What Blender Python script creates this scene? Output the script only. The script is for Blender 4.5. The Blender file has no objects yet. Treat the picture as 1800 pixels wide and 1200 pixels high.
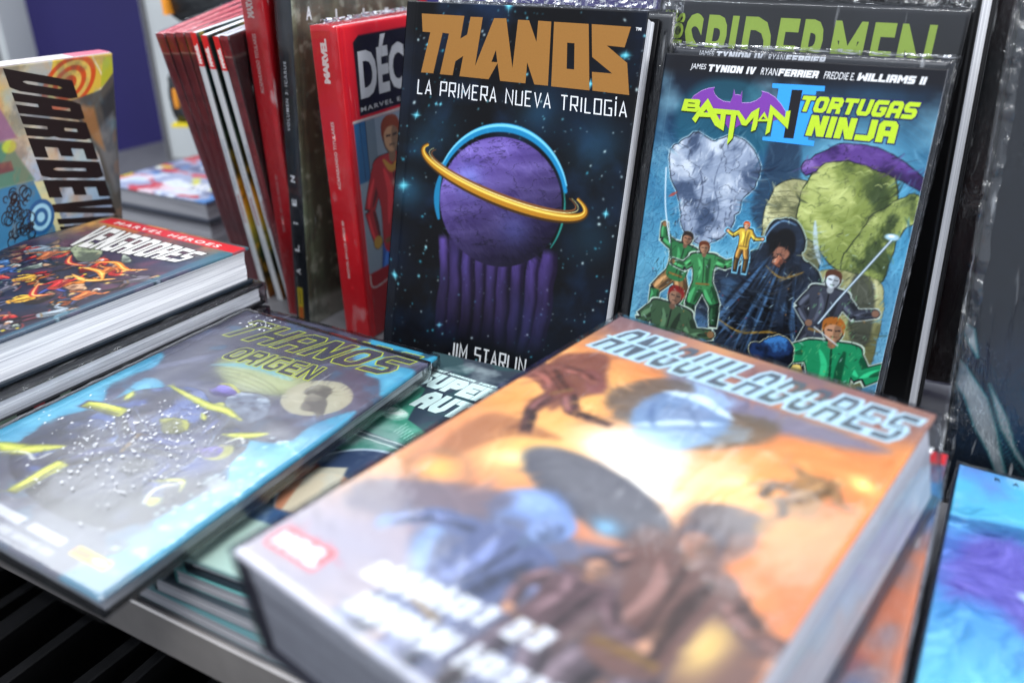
import bpy, math
import numpy as np
S = 0.01                      # everything below is written in centimetres
sc = bpy.context.scene
col = sc.collection
rad = math.radians

# ------------------------------------------------------------------ camera
cam_d = bpy.data.cameras.new("camera"); cam = bpy.data.objects.new("camera", cam_d); col.objects.link(cam)
RT = np.array([[0.882493, -0.421678, -0.208311], [0.470321, 0.793061, 0.387108], [0.001968, -0.439593, 0.898195]])
from mathutils import Matrix
mw = Matrix.Identity(4)
for i in range(3):
    mw[i][0] = RT[i][0]; mw[i][1] = RT[i][2]; mw[i][2] = -RT[i][1]
mw[2][3] = 0.325
cam.matrix_world = mw
cam_d.sensor_width = 36; cam_d.lens = 28.8; cam_d.clip_start = 0.02; cam_d.clip_end = 30
cam_d.dof.use_dof = True; cam_d.dof.focus_distance = 0.565; cam_d.dof.aperture_fstop = 3.8
sc.camera = cam

# ------------------------------------------------------------------ world, lamps, exposure
w = bpy.data.worlds.new("World"); sc.world = w; w.use_nodes = True
w.node_tree.nodes["Background"].inputs[0].default_value = (0.80, 0.88, 1.0, 1)
w.node_tree.nodes["Background"].inputs[1].default_value = 0.50

def lamp(name, loc, size, power, color, target):
    l = bpy.data.lights.new(name, 'AREA'); l.shape = 'RECTANGLE'; l.size = size[0]; l.size_y = size[1]
    l.energy = power; l.color = color
    o = bpy.data.objects.new(name, l); col.objects.link(o); o.location = loc
    from mathutils import Vector
    o.rotation_euler = (Vector(target) - Vector(loc)).to_track_quat('-Z', 'Y').to_euler()
    return o
COOL = (0.90, 0.95, 1.0)
lamp('ceiling_panel_far', (-1.9, 1.15, 1.75), (1.8, 1.05), 24, COOL, (-0.3, 0.3, 0))
lamp('ceiling_panel_right', (-0.15, 2.7, 1.9), (0.9, 0.6), 6, COOL, (-0.1, 0.5, 0))
lamp('ceiling_tube_left', (-1.4, 0.2, 1.7), (1.5, 0.05), 3.0, COOL, (-0.4, 0.3, 0))
lamp('ceiling_tube_front', (-0.1, -0.7, 1.7), (1.6, 0.06), 9, COOL, (-0.1, 0.5, 0.1))
lamp('ceiling_panel_front', (0.5, -0.5, 2.1), (1.2, 0.6), 18, (1.0, 0.98, 0.95), (-0.2, 0.5, 0.1))
lamp('ceiling_tube_right', (1.0, 0.9, 1.6), (0.05, 1.4), 5, COOL, (0, 0.5, 0.1))
lamp('hall_light_right', (2.3, 0.1, 1.15), (1.2, 1.0), 22, (0.97, 0.98, 1.0), (-0.4, 0.4, 0.1))

sc.view_settings.view_transform = 'Standard'; sc.view_settings.look = 'None'
sc.view_settings.exposure = 0.85; sc.view_settings.gamma = 1
sc.cycles.use_denoising = True
sc.cycles.transparent_max_bounces = 24
sc.cycles.max_bounces = 8
sc.cycles.sample_clamp_indirect = 6

# ------------------------------------------------------------------ materials (procedural)
def new_mat(name):
    m = bpy.data.materials.new(name); m.use_nodes = True
    nt = m.node_tree; b = nt.nodes['Principled BSDF']
    return m, nt, b
def N(nt, t, **k):
    n = nt.nodes.new(t)
    for a, v in k.items():
        if a.startswith('i_'):
            n.inputs[int(a[2:])].default_value = v
        else: setattr(n, a, v)
    return n
def mat_print(name, rough, spec=0.5, coat=0.0, fiber=0.02):
    m, nt, b = new_mat(name)
    at = N(nt, 'ShaderNodeAttribute', attribute_name='Col')
    tc = N(nt, 'ShaderNodeTexCoord')
    no = N(nt, 'ShaderNodeTexNoise'); no.inputs['Scale'].default_value = 900; no.inputs['Detail'].default_value = 2
    nt.links.new(tc.outputs['Object'], no.inputs['Vector'])
    mr = N(nt, 'ShaderNodeMapRange'); mr.inputs['To Min'].default_value = 1 - fiber * 4; mr.inputs['To Max'].default_value = 1 + fiber * 4
    nt.links.new(no.outputs['Fac'], mr.inputs['Value'])
    mx = N(nt, 'ShaderNodeMix', data_type='RGBA', blend_type='MULTIPLY'); mx.inputs[0].default_value = 1
    nt.links.new(at.outputs['Color'], mx.inputs[6]); nt.links.new(mr.outputs[0], mx.inputs[7])
    nt.links.new(mx.outputs[2], b.inputs['Base Color'])
    n2 = N(nt, 'ShaderNodeTexNoise'); n2.inputs['Scale'].default_value = 22; n2.inputs['Detail'].default_value = 5
    nt.links.new(tc.outputs['Object'], n2.inputs['Vector'])
    m2 = N(nt, 'ShaderNodeMapRange'); m2.inputs['To Min'].default_value = rough * .75; m2.inputs['To Max'].default_value = rough * 1.3
    nt.links.new(n2.outputs['Fac'], m2.inputs['Value']); nt.links.new(m2.outputs[0], b.inputs['Roughness'])
    b.inputs['Specular IOR Level'].default_value = spec
    if coat: b.inputs['Coat Weight'].default_value = coat; b.inputs['Coat Roughness'].default_value = 0.12
    bp = N(nt, 'ShaderNodeBump'); bp.inputs['Strength'].default_value = 0.08; bp.inputs['Distance'].default_value = 0.002
    nt.links.new(n2.outputs['Fac'], bp.inputs['Height']); nt.links.new(bp.outputs[0], b.inputs['Normal'])
    return m
M_GLOSS = mat_print('glossy_print', 0.34, 0.5)
M_SATIN = mat_print('satin_print', 0.42, 0.4)
M_DARK = mat_print('matte_laminate_print', 0.36, 0.16)

def mat_pages(name, c0, c1, scale=1100):
    m, nt, b = new_mat(name)
    tc = N(nt, 'ShaderNodeTexCoord')
    mp = N(nt, 'ShaderNodeMapping'); mp.inputs['Scale'].default_value = (6, 6, scale)
    nt.links.new(tc.outputs['Object'], mp.inputs[0])
    no = N(nt, 'ShaderNodeTexNoise'); no.inputs['Scale'].default_value = 1.0; no.inputs['Detail'].default_value = 3; no.inputs['Roughness'].default_value = .7
    nt.links.new(mp.outputs[0], no.inputs['Vector'])
    cr = N(nt, 'ShaderNodeValToRGB'); cr.color_ramp.elements[0].position = .3; cr.color_ramp.elements[1].position = .62
    cr.color_ramp.elements[0].color = (*c0, 1); cr.color_ramp.elements[1].color = (*c1, 1)
    nt.links.new(no.outputs['Fac'], cr.inputs[0]); nt.links.new(cr.outputs[0], b.inputs['Base Color'])
    bp = N(nt, 'ShaderNodeBump'); bp.inputs['Strength'].default_value = .35; bp.inputs['Distance'].default_value = .0006
    nt.links.new(no.outputs['Fac'], bp.inputs['Height']); nt.links.new(bp.outputs[0], b.inputs['Normal'])
    b.inputs['Roughness'].default_value = .6
    return m
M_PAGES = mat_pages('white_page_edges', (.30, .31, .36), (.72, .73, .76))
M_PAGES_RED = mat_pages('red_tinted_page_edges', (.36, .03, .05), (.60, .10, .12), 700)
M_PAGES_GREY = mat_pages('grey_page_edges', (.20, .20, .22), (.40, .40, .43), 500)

def mat_film(name, base=.04, gain=1.5, bump=.5, scale=55, streak=.5, rough=.09, seam=0.0, tint=(.97, .98, 1, 1), dimple=210, dstr=0.):
    m = bpy.data.materials.new(name); m.use_nodes = True; nt = m.node_tree
    for n in list(nt.nodes): nt.nodes.remove(n)
    out = N(nt, 'ShaderNodeOutputMaterial'); tc = N(nt, 'ShaderNodeTexCoord')
    n1 = N(nt, 'ShaderNodeTexNoise'); n1.inputs['Scale'].default_value = scale; n1.inputs['Detail'].default_value = 4; n1.inputs['Distortion'].default_value = 1.4
    n2 = N(nt, 'ShaderNodeTexNoise'); n2.inputs['Scale'].default_value = scale * 7; n2.inputs['Detail'].default_value = 2; n2.inputs['Distortion'].default_value = .6
    ml = N(nt, 'ShaderNodeMapping'); ml.inputs['Scale'].default_value = (1, .28, .8); ml.inputs['Rotation'].default_value = (0, 0, .5); nt.links.new(tc.outputs['Object'], ml.inputs[0])
    for n in (n1, n2): nt.links.new(ml.outputs[0], n.inputs['Vector'])
    mk = N(nt, 'ShaderNodeTexNoise'); mk.inputs['Scale'].default_value = 14; nt.links.new(tc.outputs['Object'], mk.inputs['Vector'])
    mr = N(nt, 'ShaderNodeMapRange'); mr.inputs['From Min'].default_value = .48; mr.inputs['From Max'].default_value = .7
    nt.links.new(mk.outputs['Fac'], mr.inputs['Value'])
    mu = N(nt, 'ShaderNodeMath', operation='MULTIPLY'); nt.links.new(mr.outputs[0], mu.inputs[0]); nt.links.new(n2.outputs['Fac'], mu.inputs[1])
    ad = N(nt, 'ShaderNodeMath', operation='ADD'); nt.links.new(mu.outputs[0], ad.inputs[0]); nt.links.new(n1.outputs['Fac'], ad.inputs[1])
    bp = N(nt, 'ShaderNodeBump'); bp.inputs['Strength'].default_value = bump; bp.inputs['Distance'].default_value = .003
    nt.links.new(ad.outputs[0], bp.inputs['Height'])
    fr = N(nt, 'ShaderNodeFresnel'); fr.inputs['IOR'].default_value = 1.45; nt.links.new(bp.outputs[0], fr.inputs['Normal'])
    ma = N(nt, 'ShaderNodeMath', operation='MULTIPLY_ADD'); ma.inputs[1].default_value = gain; ma.inputs[2].default_value = base; ma.use_clamp = True
    nt.links.new(fr.outputs[0], ma.inputs[0])
    vo = N(nt, 'ShaderNodeTexVoronoi'); vo.inputs['Scale'].default_value = dimple; nt.links.new(tc.outputs['Object'], vo.inputs['Vector'])
    vr = N(nt, 'ShaderNodeMapRange'); vr.inputs['From Min'].default_value = .34; vr.inputs['From Max'].default_value = .10; nt.links.new(vo.outputs['Distance'], vr.inputs['Value'])
    pk = N(nt, 'ShaderNodeTexNoise'); pk.inputs['Scale'].default_value = 17; pk.inputs['Detail'].default_value = 1; nt.links.new(tc.outputs['Object'], pk.inputs['Vector'])
    pr = N(nt, 'ShaderNodeMapRange'); pr.inputs['From Min'].default_value = .5; pr.inputs['From Max'].default_value = .62; pr.inputs['To Max'].default_value = dstr; nt.links.new(pk.outputs['Fac'], pr.inputs['Value'])
    pm = N(nt, 'ShaderNodeMath', operation='MULTIPLY'); nt.links.new(vr.outputs[0], pm.inputs[0]); nt.links.new(pr.outputs[0], pm.inputs[1])
    b2 = N(nt, 'ShaderNodeBump'); b2.inputs['Strength'].default_value = 1; b2.inputs['Distance'].default_value = .0007; nt.links.new(pm.outputs[0], b2.inputs['Height']); nt.links.new(bp.outputs[0], b2.inputs['Normal'])
    bp = b2
    m3 = N(nt, 'ShaderNodeMath', operation='MULTIPLY_ADD'); m3.inputs[1].default_value = .28; m3.use_clamp = True; nt.links.new(pm.outputs[0], m3.inputs[0]); nt.links.new(ma.outputs[0], m3.inputs[2]); ma = m3
    tr = N(nt, 'ShaderNodeBsdfTransparent'); tr.inputs[0].default_value = tint
    gl = N(nt, 'ShaderNodeBsdfGlossy'); gl.inputs['Roughness'].default_value = rough; gl.inputs['Color'].default_value = (1, 1, 1, 1)
    nt.links.new(bp.outputs[0], gl.inputs['Normal'])
    mx = N(nt, 'ShaderNodeMixShader'); nt.links.new(ma.outputs[0], mx.inputs[0]); nt.links.new(tr.outputs[0], mx.inputs[1]); nt.links.new(gl.outputs[0], mx.inputs[2])
    # fine stretch marks and creases in the film
    mp = N(nt, 'ShaderNodeMapping'); mp.inputs['Scale'].default_value = (190, 26, 60); mp.inputs['Rotation'].default_value = (0, 0, .35)
    nt.links.new(tc.outputs['Object'], mp.inputs[0])
    st = N(nt, 'ShaderNodeTexNoise'); st.inputs['Scale'].default_value = 1; st.inputs['Detail'].default_value = 1; nt.links.new(mp.outputs[0], st.inputs['Vector'])
    sr = N(nt, 'ShaderNodeMapRange'); sr.inputs['From Min'].default_value = .70 - seam * .2; sr.inputs['From Max'].default_value = .80; sr.inputs['To Max'].default_value = streak
    nt.links.new(st.outputs['Fac'], sr.inputs['Value'])
    df = N(nt, 'ShaderNodeBsdfDiffuse'); df.inputs[0].default_value = (.75, .78, .82, 1)
    m2 = N(nt, 'ShaderNodeMixShader'); nt.links.new(sr.outputs[0], m2.inputs[0]); nt.links.new(mx.outputs[0], m2.inputs[1]); nt.links.new(df.outputs[0], m2.inputs[2])
    nt.links.new(m2.outputs[0], out.inputs[0])
    return m
M_FILM = mat_film('shrink_film', .004, .6, .22, 30, .12, .10)
M_FILM_SPECK = mat_film('speckled_film', .03, 1.25, .08, 24, .10, .24, dimple=230, dstr=0.)
M_FILM_CRINKLE = mat_film('crinkled_film', .01, .9, .6, 70, .25, .13, dimple=340, dstr=.22)
M_SEAM = mat_film('film_seam', .03, 1.2, .8, 110, .3, .15, .3)

def mat_plain(name, c, rough=.5, metal=0, noise=.12, nscale=60, spec=.5, bump=.1):
    m, nt, b = new_mat(name)
    tc = N(nt, 'ShaderNodeTexCoord'); no = N(nt, 'ShaderNodeTexNoise'); no.inputs['Scale'].default_value = nscale; no.inputs['Detail'].default_value = 5
    nt.links.new(tc.outputs['Object'], no.inputs['Vector'])
    cr = N(nt, 'ShaderNodeValToRGB')
    cr.color_ramp.elements[0].position = .3; cr.color_ramp.elements[1].position = .7
    cr.color_ramp.elements[0].color = (*[max(0, x * (1 - noise)) for x in c], 1); cr.color_ramp.elements[1].color = (*[x * (1 + noise) for x in c], 1)
    nt.links.new(no.outputs['Fac'], cr.inputs[0]); nt.links.new(cr.outputs[0], b.inputs['Base Color'])
    b.inputs['Roughness'].default_value = rough; b.inputs['Metallic'].default_value = metal; b.inputs['Specular IOR Level'].default_value = spec
    bp = N(nt, 'ShaderNodeBump'); bp.inputs['Strength'].default_value = bump; bp.inputs['Distance'].default_value = .002
    nt.links.new(no.outputs['Fac'], bp.inputs['Height']); nt.links.new(bp.outputs[0], b.inputs['Normal'])
    return m
M_GLINT = mat_plain('white_film_glint', (.72, .74, .78), .25, 0, .05, 80, .8)  # white for the painted glints on the front-left wrap
M_TABLE = mat_plain('table_laminate', (.11, .11, .12), .45)
M_METAL = mat_plain('brushed_aluminium_edge', (.66, .61, .58), .36, .75, .1, 30)
M_BLACK = mat_plain('black_glossy', (.007, .007, .008), .5, 0, .3, 60, .3)
M_FLOOR = mat_plain('dark_carpet', (.015, .015, .018), .9, 0, .5, 200)
M_PURPLE = mat_plain('violet_wall_panel', (.019, .014, .115), .55, 0, .1, 6)
M_GREYWALL = mat_plain('grey_partition', (.10, .10, .11), .6, 0, .08, 8)
M_LIGHTTRIM = mat_plain('pale_grey_trim', (.52, .55, .56), .5, 0, .05, 8)
M_BAG = mat_plain('black_nylon', (.012, .014, .016), .28, 0, .6, 90, .7, .8)
M_ORANGE = mat_plain('orange_tag', (.75, .28, .02), .5)
M_YELLOW = mat_plain('yellow_trim', (.75, .6, .02), .5)

# ------------------------------------------------------------------ little paint box: prints are painted into vertex colours
def lin(c):
    c = np.clip(np.asarray(c, float) / 255., 0, 1)
    return np.where(c <= .04045, c / 12.92, ((c + .055) / 1.055) ** 2.4)
def vnoise(x, y, seed):
    r = np.random.RandomState(seed); g = r.rand(64, 64)
    xi = np.floor(x).astype(int); yi = np.floor(y).astype(int); fx = x - xi; fy = y - yi
    fx = fx * fx * (3 - 2 * fx); fy = fy * fy * (3 - 2 * fy)
    a = g[xi % 64, yi % 64]; b = g[(xi + 1) % 64, yi % 64]; c = g[xi % 64, (yi + 1) % 64]; d = g[(xi + 1) % 64, (yi + 1) % 64]
    return (a * (1 - fx) + b * fx) * (1 - fy) + (c * (1 - fx) + d * fx) * fy
def fbm(x, y, seed, f=1., oct=4, gain=.5):
    s = 0; a = 1; t = 0
    for o in range(oct):
        s = s + a * vnoise(x * f + 7.3 * o, y * f + 3.1 * o, seed + o); t += a; a *= gain; f *= 2
    return s / t
def spline(pts, n=6, closed=True):
    p = np.array(pts, float); m = len(p); out = []
    for i in range(m if closed else m - 1):
        if closed: a, b, c, d = p[(i - 1) % m], p[i], p[(i + 1) % m], p[(i + 2) % m]
        else: a, b, c, d = p[max(i - 1, 0)], p[i], p[i + 1], p[min(i + 2, m - 1)]
        for k in range(n):
            t = k / n
            out.append(.5 * (2 * b + (c - a) * t + (2 * a - 5 * b + 4 * c - d) * t * t + (3 * b - a - 3 * c + d) * t ** 3))
    if not closed: out.append(p[-1])
    return np.array(out)
class Cv:
    def __init__(s, W, H, res, bg=(128, 128, 128)):
        s.W, s.H = W, H; s.nx = int(round(W / res)) + 1; s.ny = int(round(H / res)) + 1; s.res = res
        s.u, s.v = np.meshgrid(np.linspace(0, W, s.nx), np.linspace(0, H, s.ny))
        s.C = np.ones((s.ny, s.nx, 3)) * np.array(bg, float)
    def mix(s, m, c, sl=None):
        c = np.asarray(c, float)
        if sl is None: s.C = s.C * (1 - m[..., None]) + c * m[..., None]
        else: s.C[sl] = s.C[sl] * (1 - m[..., None]) + c * m[..., None]
    def box(s, x0, y0, x1, y1, pad):
        r = s.res
        i0 = max(0, int((x0 - pad) / r)); i1 = min(s.nx, int((x1 + pad) / r) + 2)
        j0 = max(0, int((y0 - pad) / r)); j1 = min(s.ny, int((y1 + pad) / r) + 2)
        return (slice(j0, j1), slice(i0, i1)) if i1 > i0 and j1 > j0 else None
    def vgrad(s, stops):
        ys = [a for a, _ in stops]; cs = np.array([c for _, c in stops], float)
        for k in range(3): s.C[..., k] = np.interp(s.v, ys, cs[:, k])
    def noise(s, c, f, seed, lo, hi, al=1., oct=5, fx=1., fy=1., ang=0):
        a = rad(ang); x = s.u * math.cos(a) + s.v * math.sin(a); y = -s.u * math.sin(a) + s.v * math.cos(a)
        n = fbm(x * fx, y * fy, seed, f, oct); m = np.clip((n - lo) / (hi - lo), 0, 1) * al; s.mix(m, c)
    def sdf(s, pts, sl):
        u = s.u[sl]; v = s.v[sl]; p = np.asarray(pts, float); q = np.roll(p, -1, 0)
        dmin = np.full(u.shape, 1e9); ins = np.zeros(u.shape, bool)
        for (ax, ay), (bx, by) in zip(p, q):
            ex, ey = bx - ax, by - ay; L = ex * ex + ey * ey + 1e-12
            t = np.clip(((u - ax) * ex + (v - ay) * ey) / L, 0, 1)
            dmin = np.minimum(dmin, (u - ax - t * ex) ** 2 + (v - ay - t * ey) ** 2)
            c = (ay > v) != (by > v)
            if ey != 0: ins ^= c & (u < ex * (v - ay) / ey + ax)
        d = np.sqrt(dmin); return np.where(ins, -d, d)
    def poly(s, pts, c, soft=.06, al=1., smooth=False, edge=None, ew=.06):
        if smooth: pts = spline(pts)
        p = np.asarray(pts, float)
        sl = s.box(*p.min(0), *p.max(0), soft + ew * 2)
        if sl is None: return
        d = s.sdf(p, sl)
        if edge is not None: s.mix(np.clip(.5 - (d - ew) / .06, 0, 1) * al, edge, sl)
        s.mix(np.clip(.5 - d / soft, 0, 1) * al, c, sl)
    def ell(s, cx, cy, rx, ry, c, soft=.15, al=1., ang=0, ring=0):
        R = max(rx, ry); sl = s.box(cx - R, cy - R, cx + R, cy + R, soft * 2 + .1)
        if sl is None: return
        a = rad(ang); x = (s.u[sl] - cx); y = (s.v[sl] - cy); X = x * math.cos(a) + y * math.sin(a); Y = -x * math.sin(a) + y * math.cos(a)
        k = np.hypot(X / rx, Y / ry); d = (k - 1) * min(rx, ry)
        if ring: d = np.abs(d) - ring
        s.mix(np.clip(.5 - d / soft, 0, 1) * al, c, sl)
    def glow(s, cx, cy, r, c, al=1., p=2., ry=None, ang=0):
        ry = ry or r; R = max(r, ry); sl = s.box(cx - R * 2, cy - R * 2, cx + R * 2, cy + R * 2, 0)
        if sl is None: return
        a = rad(ang); x = s.u[sl] - cx; y = s.v[sl] - cy; X = x * math.cos(a) + y * math.sin(a); Y = -x * math.sin(a) + y * math.cos(a)
        k = (X / r) ** 2 + (Y / ry) ** 2; s.mix(np.exp(-k ** (p / 2) * 1.4) * al, c, sl)
    def line(s, pts, wd, c, soft=.06, al=1., taper=0, smooth=True):
        p = spline(pts, 6, False) if smooth and len(pts) > 2 else np.array(pts, float)
        sl = s.box(*p.min(0), *p.max(0), wd + soft)
        if sl is None: return
        u = s.u[sl]; v = s.v[sl]; best = np.full(u.shape, 1e9); n = len(p) - 1
        for i in range(n):
            ax, ay = p[i]; bx, by = p[i + 1]; ex, ey = bx - ax, by - ay
            t = np.clip(((u - ax) * ex + (v - ay) * ey) / (ex * ex + ey * ey + 1e-12), 0, 1)
            f = (i + t) / n; ww = wd * .5 * ((1 - taper) + taper * np.sin(np.pi * np.clip(f, .02, .98)))
            best = np.minimum(best, np.hypot(u - ax - t * ex, v - ay - t * ey) - ww)
        s.mix(np.clip(.5 - best / soft, 0, 1) * al, c, sl)
    def ink(s, pts, base, dark, light, seed=1, halo=None, ol=.07, out=(16, 18, 28), ld=(-.5, -.75), f=1.2, lines=.5, smooth=True, lf=2.2):
        """a painted comic-book mass: toned, hatched, inked outline, pale rim"""
        p = spline(pts) if smooth else np.array(pts, float)
        p = p + (fbm(p[:, 0] * 3, p[:, 1] * 3, seed + 9, 1, 2)[:, None] - .5) * .25
        sl = s.box(*p.min(0), *p.max(0), .3)
        if sl is None: return
        d = s.sdf(p, sl); u = s.u[sl]; v = s.v[sl]; c = p.mean(0); ext = (p.max(0) - p.min(0)) / 2 + 1e-3
        if halo is not None: s.mix(np.clip(.5 - (d - ol * 1.6) / .06, 0, 1) * .9, halo, sl)
        s.mix(np.clip(.5 - (d - ol * .6) / .05, 0, 1), out, sl)
        sh = ((u - c[0]) / ext[0] * ld[0] + (v - c[1]) / ext[1] * ld[1]) * .42 + .5
        n = fbm(u, v, seed, f, 4); sh = sh + (n - .5) * 1.3
        dark, base, light = [np.array(k, float) for k in (dark, base, light)]
        a = np.clip((sh - .28) / .22, 0, 1)[..., None]; b = np.clip((sh - .62) / .22, 0, 1)[..., None]
        C = dark * (1 - a) + base * a; C = C * (1 - b) + light * b
        r = np.abs(fbm(u, v, seed + 21, lf, 3) - .5); ln = np.clip(1 - r / .022, 0, 1) * lines
        C = C * (1 - ln[..., None]) + np.array(out, float) * ln[..., None]
        s.mix(np.clip(.5 - (d + ol * .5) / .06, 0, 1), C, sl)
def _brush(s, n, ln, wd, seed, jit=22, v0=0, v1=99, u0=0, u1=99, al=.7, flow=.5):
    """loose brush strokes that drag the local print colour along a slow flow field"""
    r = np.random.RandomState(seed); v1 = min(v1, s.H); u1 = min(u1, s.W)
    X = u0 + r.rand(n) * (u1 - u0); Y = v0 + r.rand(n) * (v1 - v0); A = fbm(X, Y, seed + 3, .25, 2) * 9 * flow + r.randn(n) * .25; J = r.randn(n) * jit; Q = ln * (.5 + r.rand(n)); D = wd * (.4 + r.rand(n))
    for x, y, a, j, q, d in zip(X, Y, A, J, Q, D):
        i = min(s.ny - 1, int(y / s.res)); k = min(s.nx - 1, int(x / s.res)); c = np.clip(s.C[i, k] + j, 4, 250)
        b = a + .5; s.line([(x - q * math.cos(a), y - q * math.sin(a)), (x, y), (x + q * math.cos(b), y + q * math.sin(b))], d, c, .08, al, .8, False)
Cv.brush = _brush
def _warp(s, amp, f, seed):
    dx = (fbm(s.u, s.v, seed, f, 3) - .5) * 2 * amp / s.res; dy = (fbm(s.u, s.v, seed + 40, f, 3) - .5) * 2 * amp / s.res
    j, i = np.indices(s.u.shape); J = np.clip(j + dy, 0, s.ny - 1.001); I = np.clip(i + dx, 0, s.nx - 1.001); a = J.astype(int); b = I.astype(int); fy = (J - a)[..., None]; fx = (I - b)[..., None]
    C = s.C; s.C = (C[a, b] * (1 - fx) + C[a, b + 1] * fx) * (1 - fy) + (C[a + 1, b] * (1 - fx) + C[a + 1, b + 1] * fx) * fy
Cv.warp = _warp
def _words(s, x0, y0, x1, y1, h, seed, c=(224, 228, 234)):
    """a credit line too small to read: one soft upright stroke group per letter"""
    r = np.random.RandomState(seed); L = math.hypot(x1 - x0, y1 - y0); t = 0
    while t < L:
        for k in range(r.randint(3, 8)):
            if t > L: break
            x = x0 + (x1 - x0) * t / L; y = y0 + (y1 - y0) * t / L; w_ = h * (.42 + .2 * r.rand())
            q = [(x + .2 * h, y - h / 2), (x + w_ + .2 * h, y - h / 2), (x + w_, y + h / 2), (x, y + h / 2)]
            if r.rand() < .5: s.poly(q, c, .06, .9); s.poly([(x + w_ * .42, y - h * .2), (x + w_ * .7, y - h * .2), (x + w_ * .6, y + h * .3), (x + w_ * .32, y + h * .3)], (110, 110, 122), .06, .7)
            else: s.line([(x + .25 * h, y - h / 2), (x + .05, y + h / 2)], h * .24, c, .06, .95, 0, False); s.line([(x + w_ + .2 * h, y - h / 2), (x + w_, y + h / 2)], h * .24, c, .06, .95, 0, False); s.line([(x + .1, y), (x + w_, y)], h * .2, c, .06, .9, 0, False)
            t += w_ + h * .22
        t += h * .5
Cv.words = _words
def _person(s, x, y, h, pose, top, leg, skin=(196, 150, 122), hair=(60, 40, 30), ang=0, halo=None, out=(14, 14, 20), hood=False, glove=None, boot=None, seed=1, bulk=1.25):
    """a plain comic figure, no one in particular; x, y = hips, pose = eight limb angles from straight down"""
    A = rad(ang); r = np.random.RandomState(seed)
    def P(px, py): return (x + (px * math.cos(A) - py * math.sin(A)) * h, y + (px * math.sin(A) + py * math.cos(A)) * h)
    def go(p, a, l): return (p[0] + math.sin(rad(a)) * l, p[1] + math.cos(rad(a)) * l)
    sL, sR, hL, hR = (-.10, -.29), (.10, -.29), (-.045, 0), (.045, 0)
    eL = go(sL, pose[0], .15); wL = go(eL, pose[1], .14); eR = go(sR, pose[2], .15); wR = go(eR, pose[3], .14)
    kL = go(hL, pose[4], .235); fL = go(kL, pose[5], .235); kR = go(hR, pose[6], .235); fR = go(kR, pose[7], .235)
    glove = glove or skin; boot = boot or tuple(int(q * .5) for q in leg)
    T = [(-.115, -.32), (.0, -.345), (.115, -.32), (.085, -.15), (.07, .03), (-.07, .03), (-.085, -.15)]
    segs = [(hL, kL, .085, .065, leg), (kL, fL, .06, .04, boot), (hR, kR, .085, .065, leg), (kR, fR, .06, .04, boot), (sL, eL, .06, .05, top), (eL, wL, .048, .035, top), (sR, eR, .06, .05, top), (eR, wR, .048, .035, top)]
    def cap(a, b, wa, wb, g): 
        dx, dy = b[0] - a[0], b[1] - a[1]; L = math.hypot(dx, dy) + 1e-6; nx, ny = -dy / L, dx / L; wa += g; wb += g; ex, ey = dx / L * g, dy / L * g
        return [P(*q) for q in ((a[0] + nx * wa / 2 - ex, a[1] + ny * wa / 2 - ey), ((a[0] + b[0]) / 2 + nx * (wa + wb) / 3.7, (a[1] + b[1]) / 2 + ny * (wa + wb) / 3.7), (b[0] + nx * wb / 2 + ex, b[1] + ny * wb / 2 + ey), (b[0] - nx * wb / 2 + ex, b[1] - ny * wb / 2 + ey), ((a[0] + b[0]) / 2 - nx * (wa + wb) / 3.7, (a[1] + b[1]) / 2 - ny * (wa + wb) / 3.7), (a[0] - nx * wa / 2 - ex, a[1] - ny * wa / 2 - ey))]
    segs = [(a_, b_, wa_ * bulk, wb_ * bulk, q_) for a_, b_, wa_, wb_, q_ in segs]; T = [(px * (.6 + .4 * bulk), py) for px, py in T]
    g0 = .05 / h
    for g, cc in (([(g0 * 4.2, halo)] if halo else []) + [(g0 * 2, out)]):
        for a, b, wa, wb, _ in segs: s.poly(cap(a, b, wa, wb, g), cc, .07)
        c0 = np.array(T).mean(0); s.poly([P(*(c0 + (np.array(q) - c0) * (1 + g * 5))) for q in T], cc, .07, smooth=True)
        for w_ in (wL, wR): s.ell(*P(*w_), (.026 + g / 2) * h, (.026 + g / 2) * h, cc, .06)
        s.ell(*P(0, -.41), (.052 + g / 2) * h, (.066 + g / 2) * h, cc, .06, 1, ang)
    for a, b, wa, wb, cc in segs:
        cc = np.array(cc, float); s.poly(cap(a, b, wa, wb, -g0 * .5), cc, .07)
        m = lambda t, o: P(a[0] + (b[0] - a[0]) * t + o * wa, a[1] + (b[1] - a[1]) * t - o * wa * .3)
        s.line([m(.1, -.22), m(.55, -.28), m(.9, -.16)], wa * h * .3, np.clip(cc * 1.45 + 20, 0, 250), .08, .85, .7); s.line([m(.1, .3), m(.5, .34), m(.95, .24)], wa * h * .32, cc * .45, .08, .8, .7)
    cc = np.array(top, float); s.poly([P(*q) for q in T], cc, .07, smooth=True)
    s.line([P(-.06, -.29), P(-.03, -.2), P(-.05, -.08)], .035 * h, np.clip(cc * 1.4 + 18, 0, 250), .1, .8, .7); s.line([P(.07, -.29), P(.05, -.16), P(.05, 0)], .045 * h, cc * .45, .1, .8, .6); s.line([P(0, -.3), P(.005, -.16), P(0, -.02)], .012 * h, cc * .35, .05, .8)
    s.line([P(-.07, -.01), P(.07, -.01)], .022 * h, (120, 90, 44), .05, .9)
    for w_ in (wL, wR): s.ell(*P(*w_), .026 * h, .026 * h, glove, .06)
    s.line([P(0, -.33), P(0, -.37)], .045 * h, np.array(skin) * .7, .06)
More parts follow.
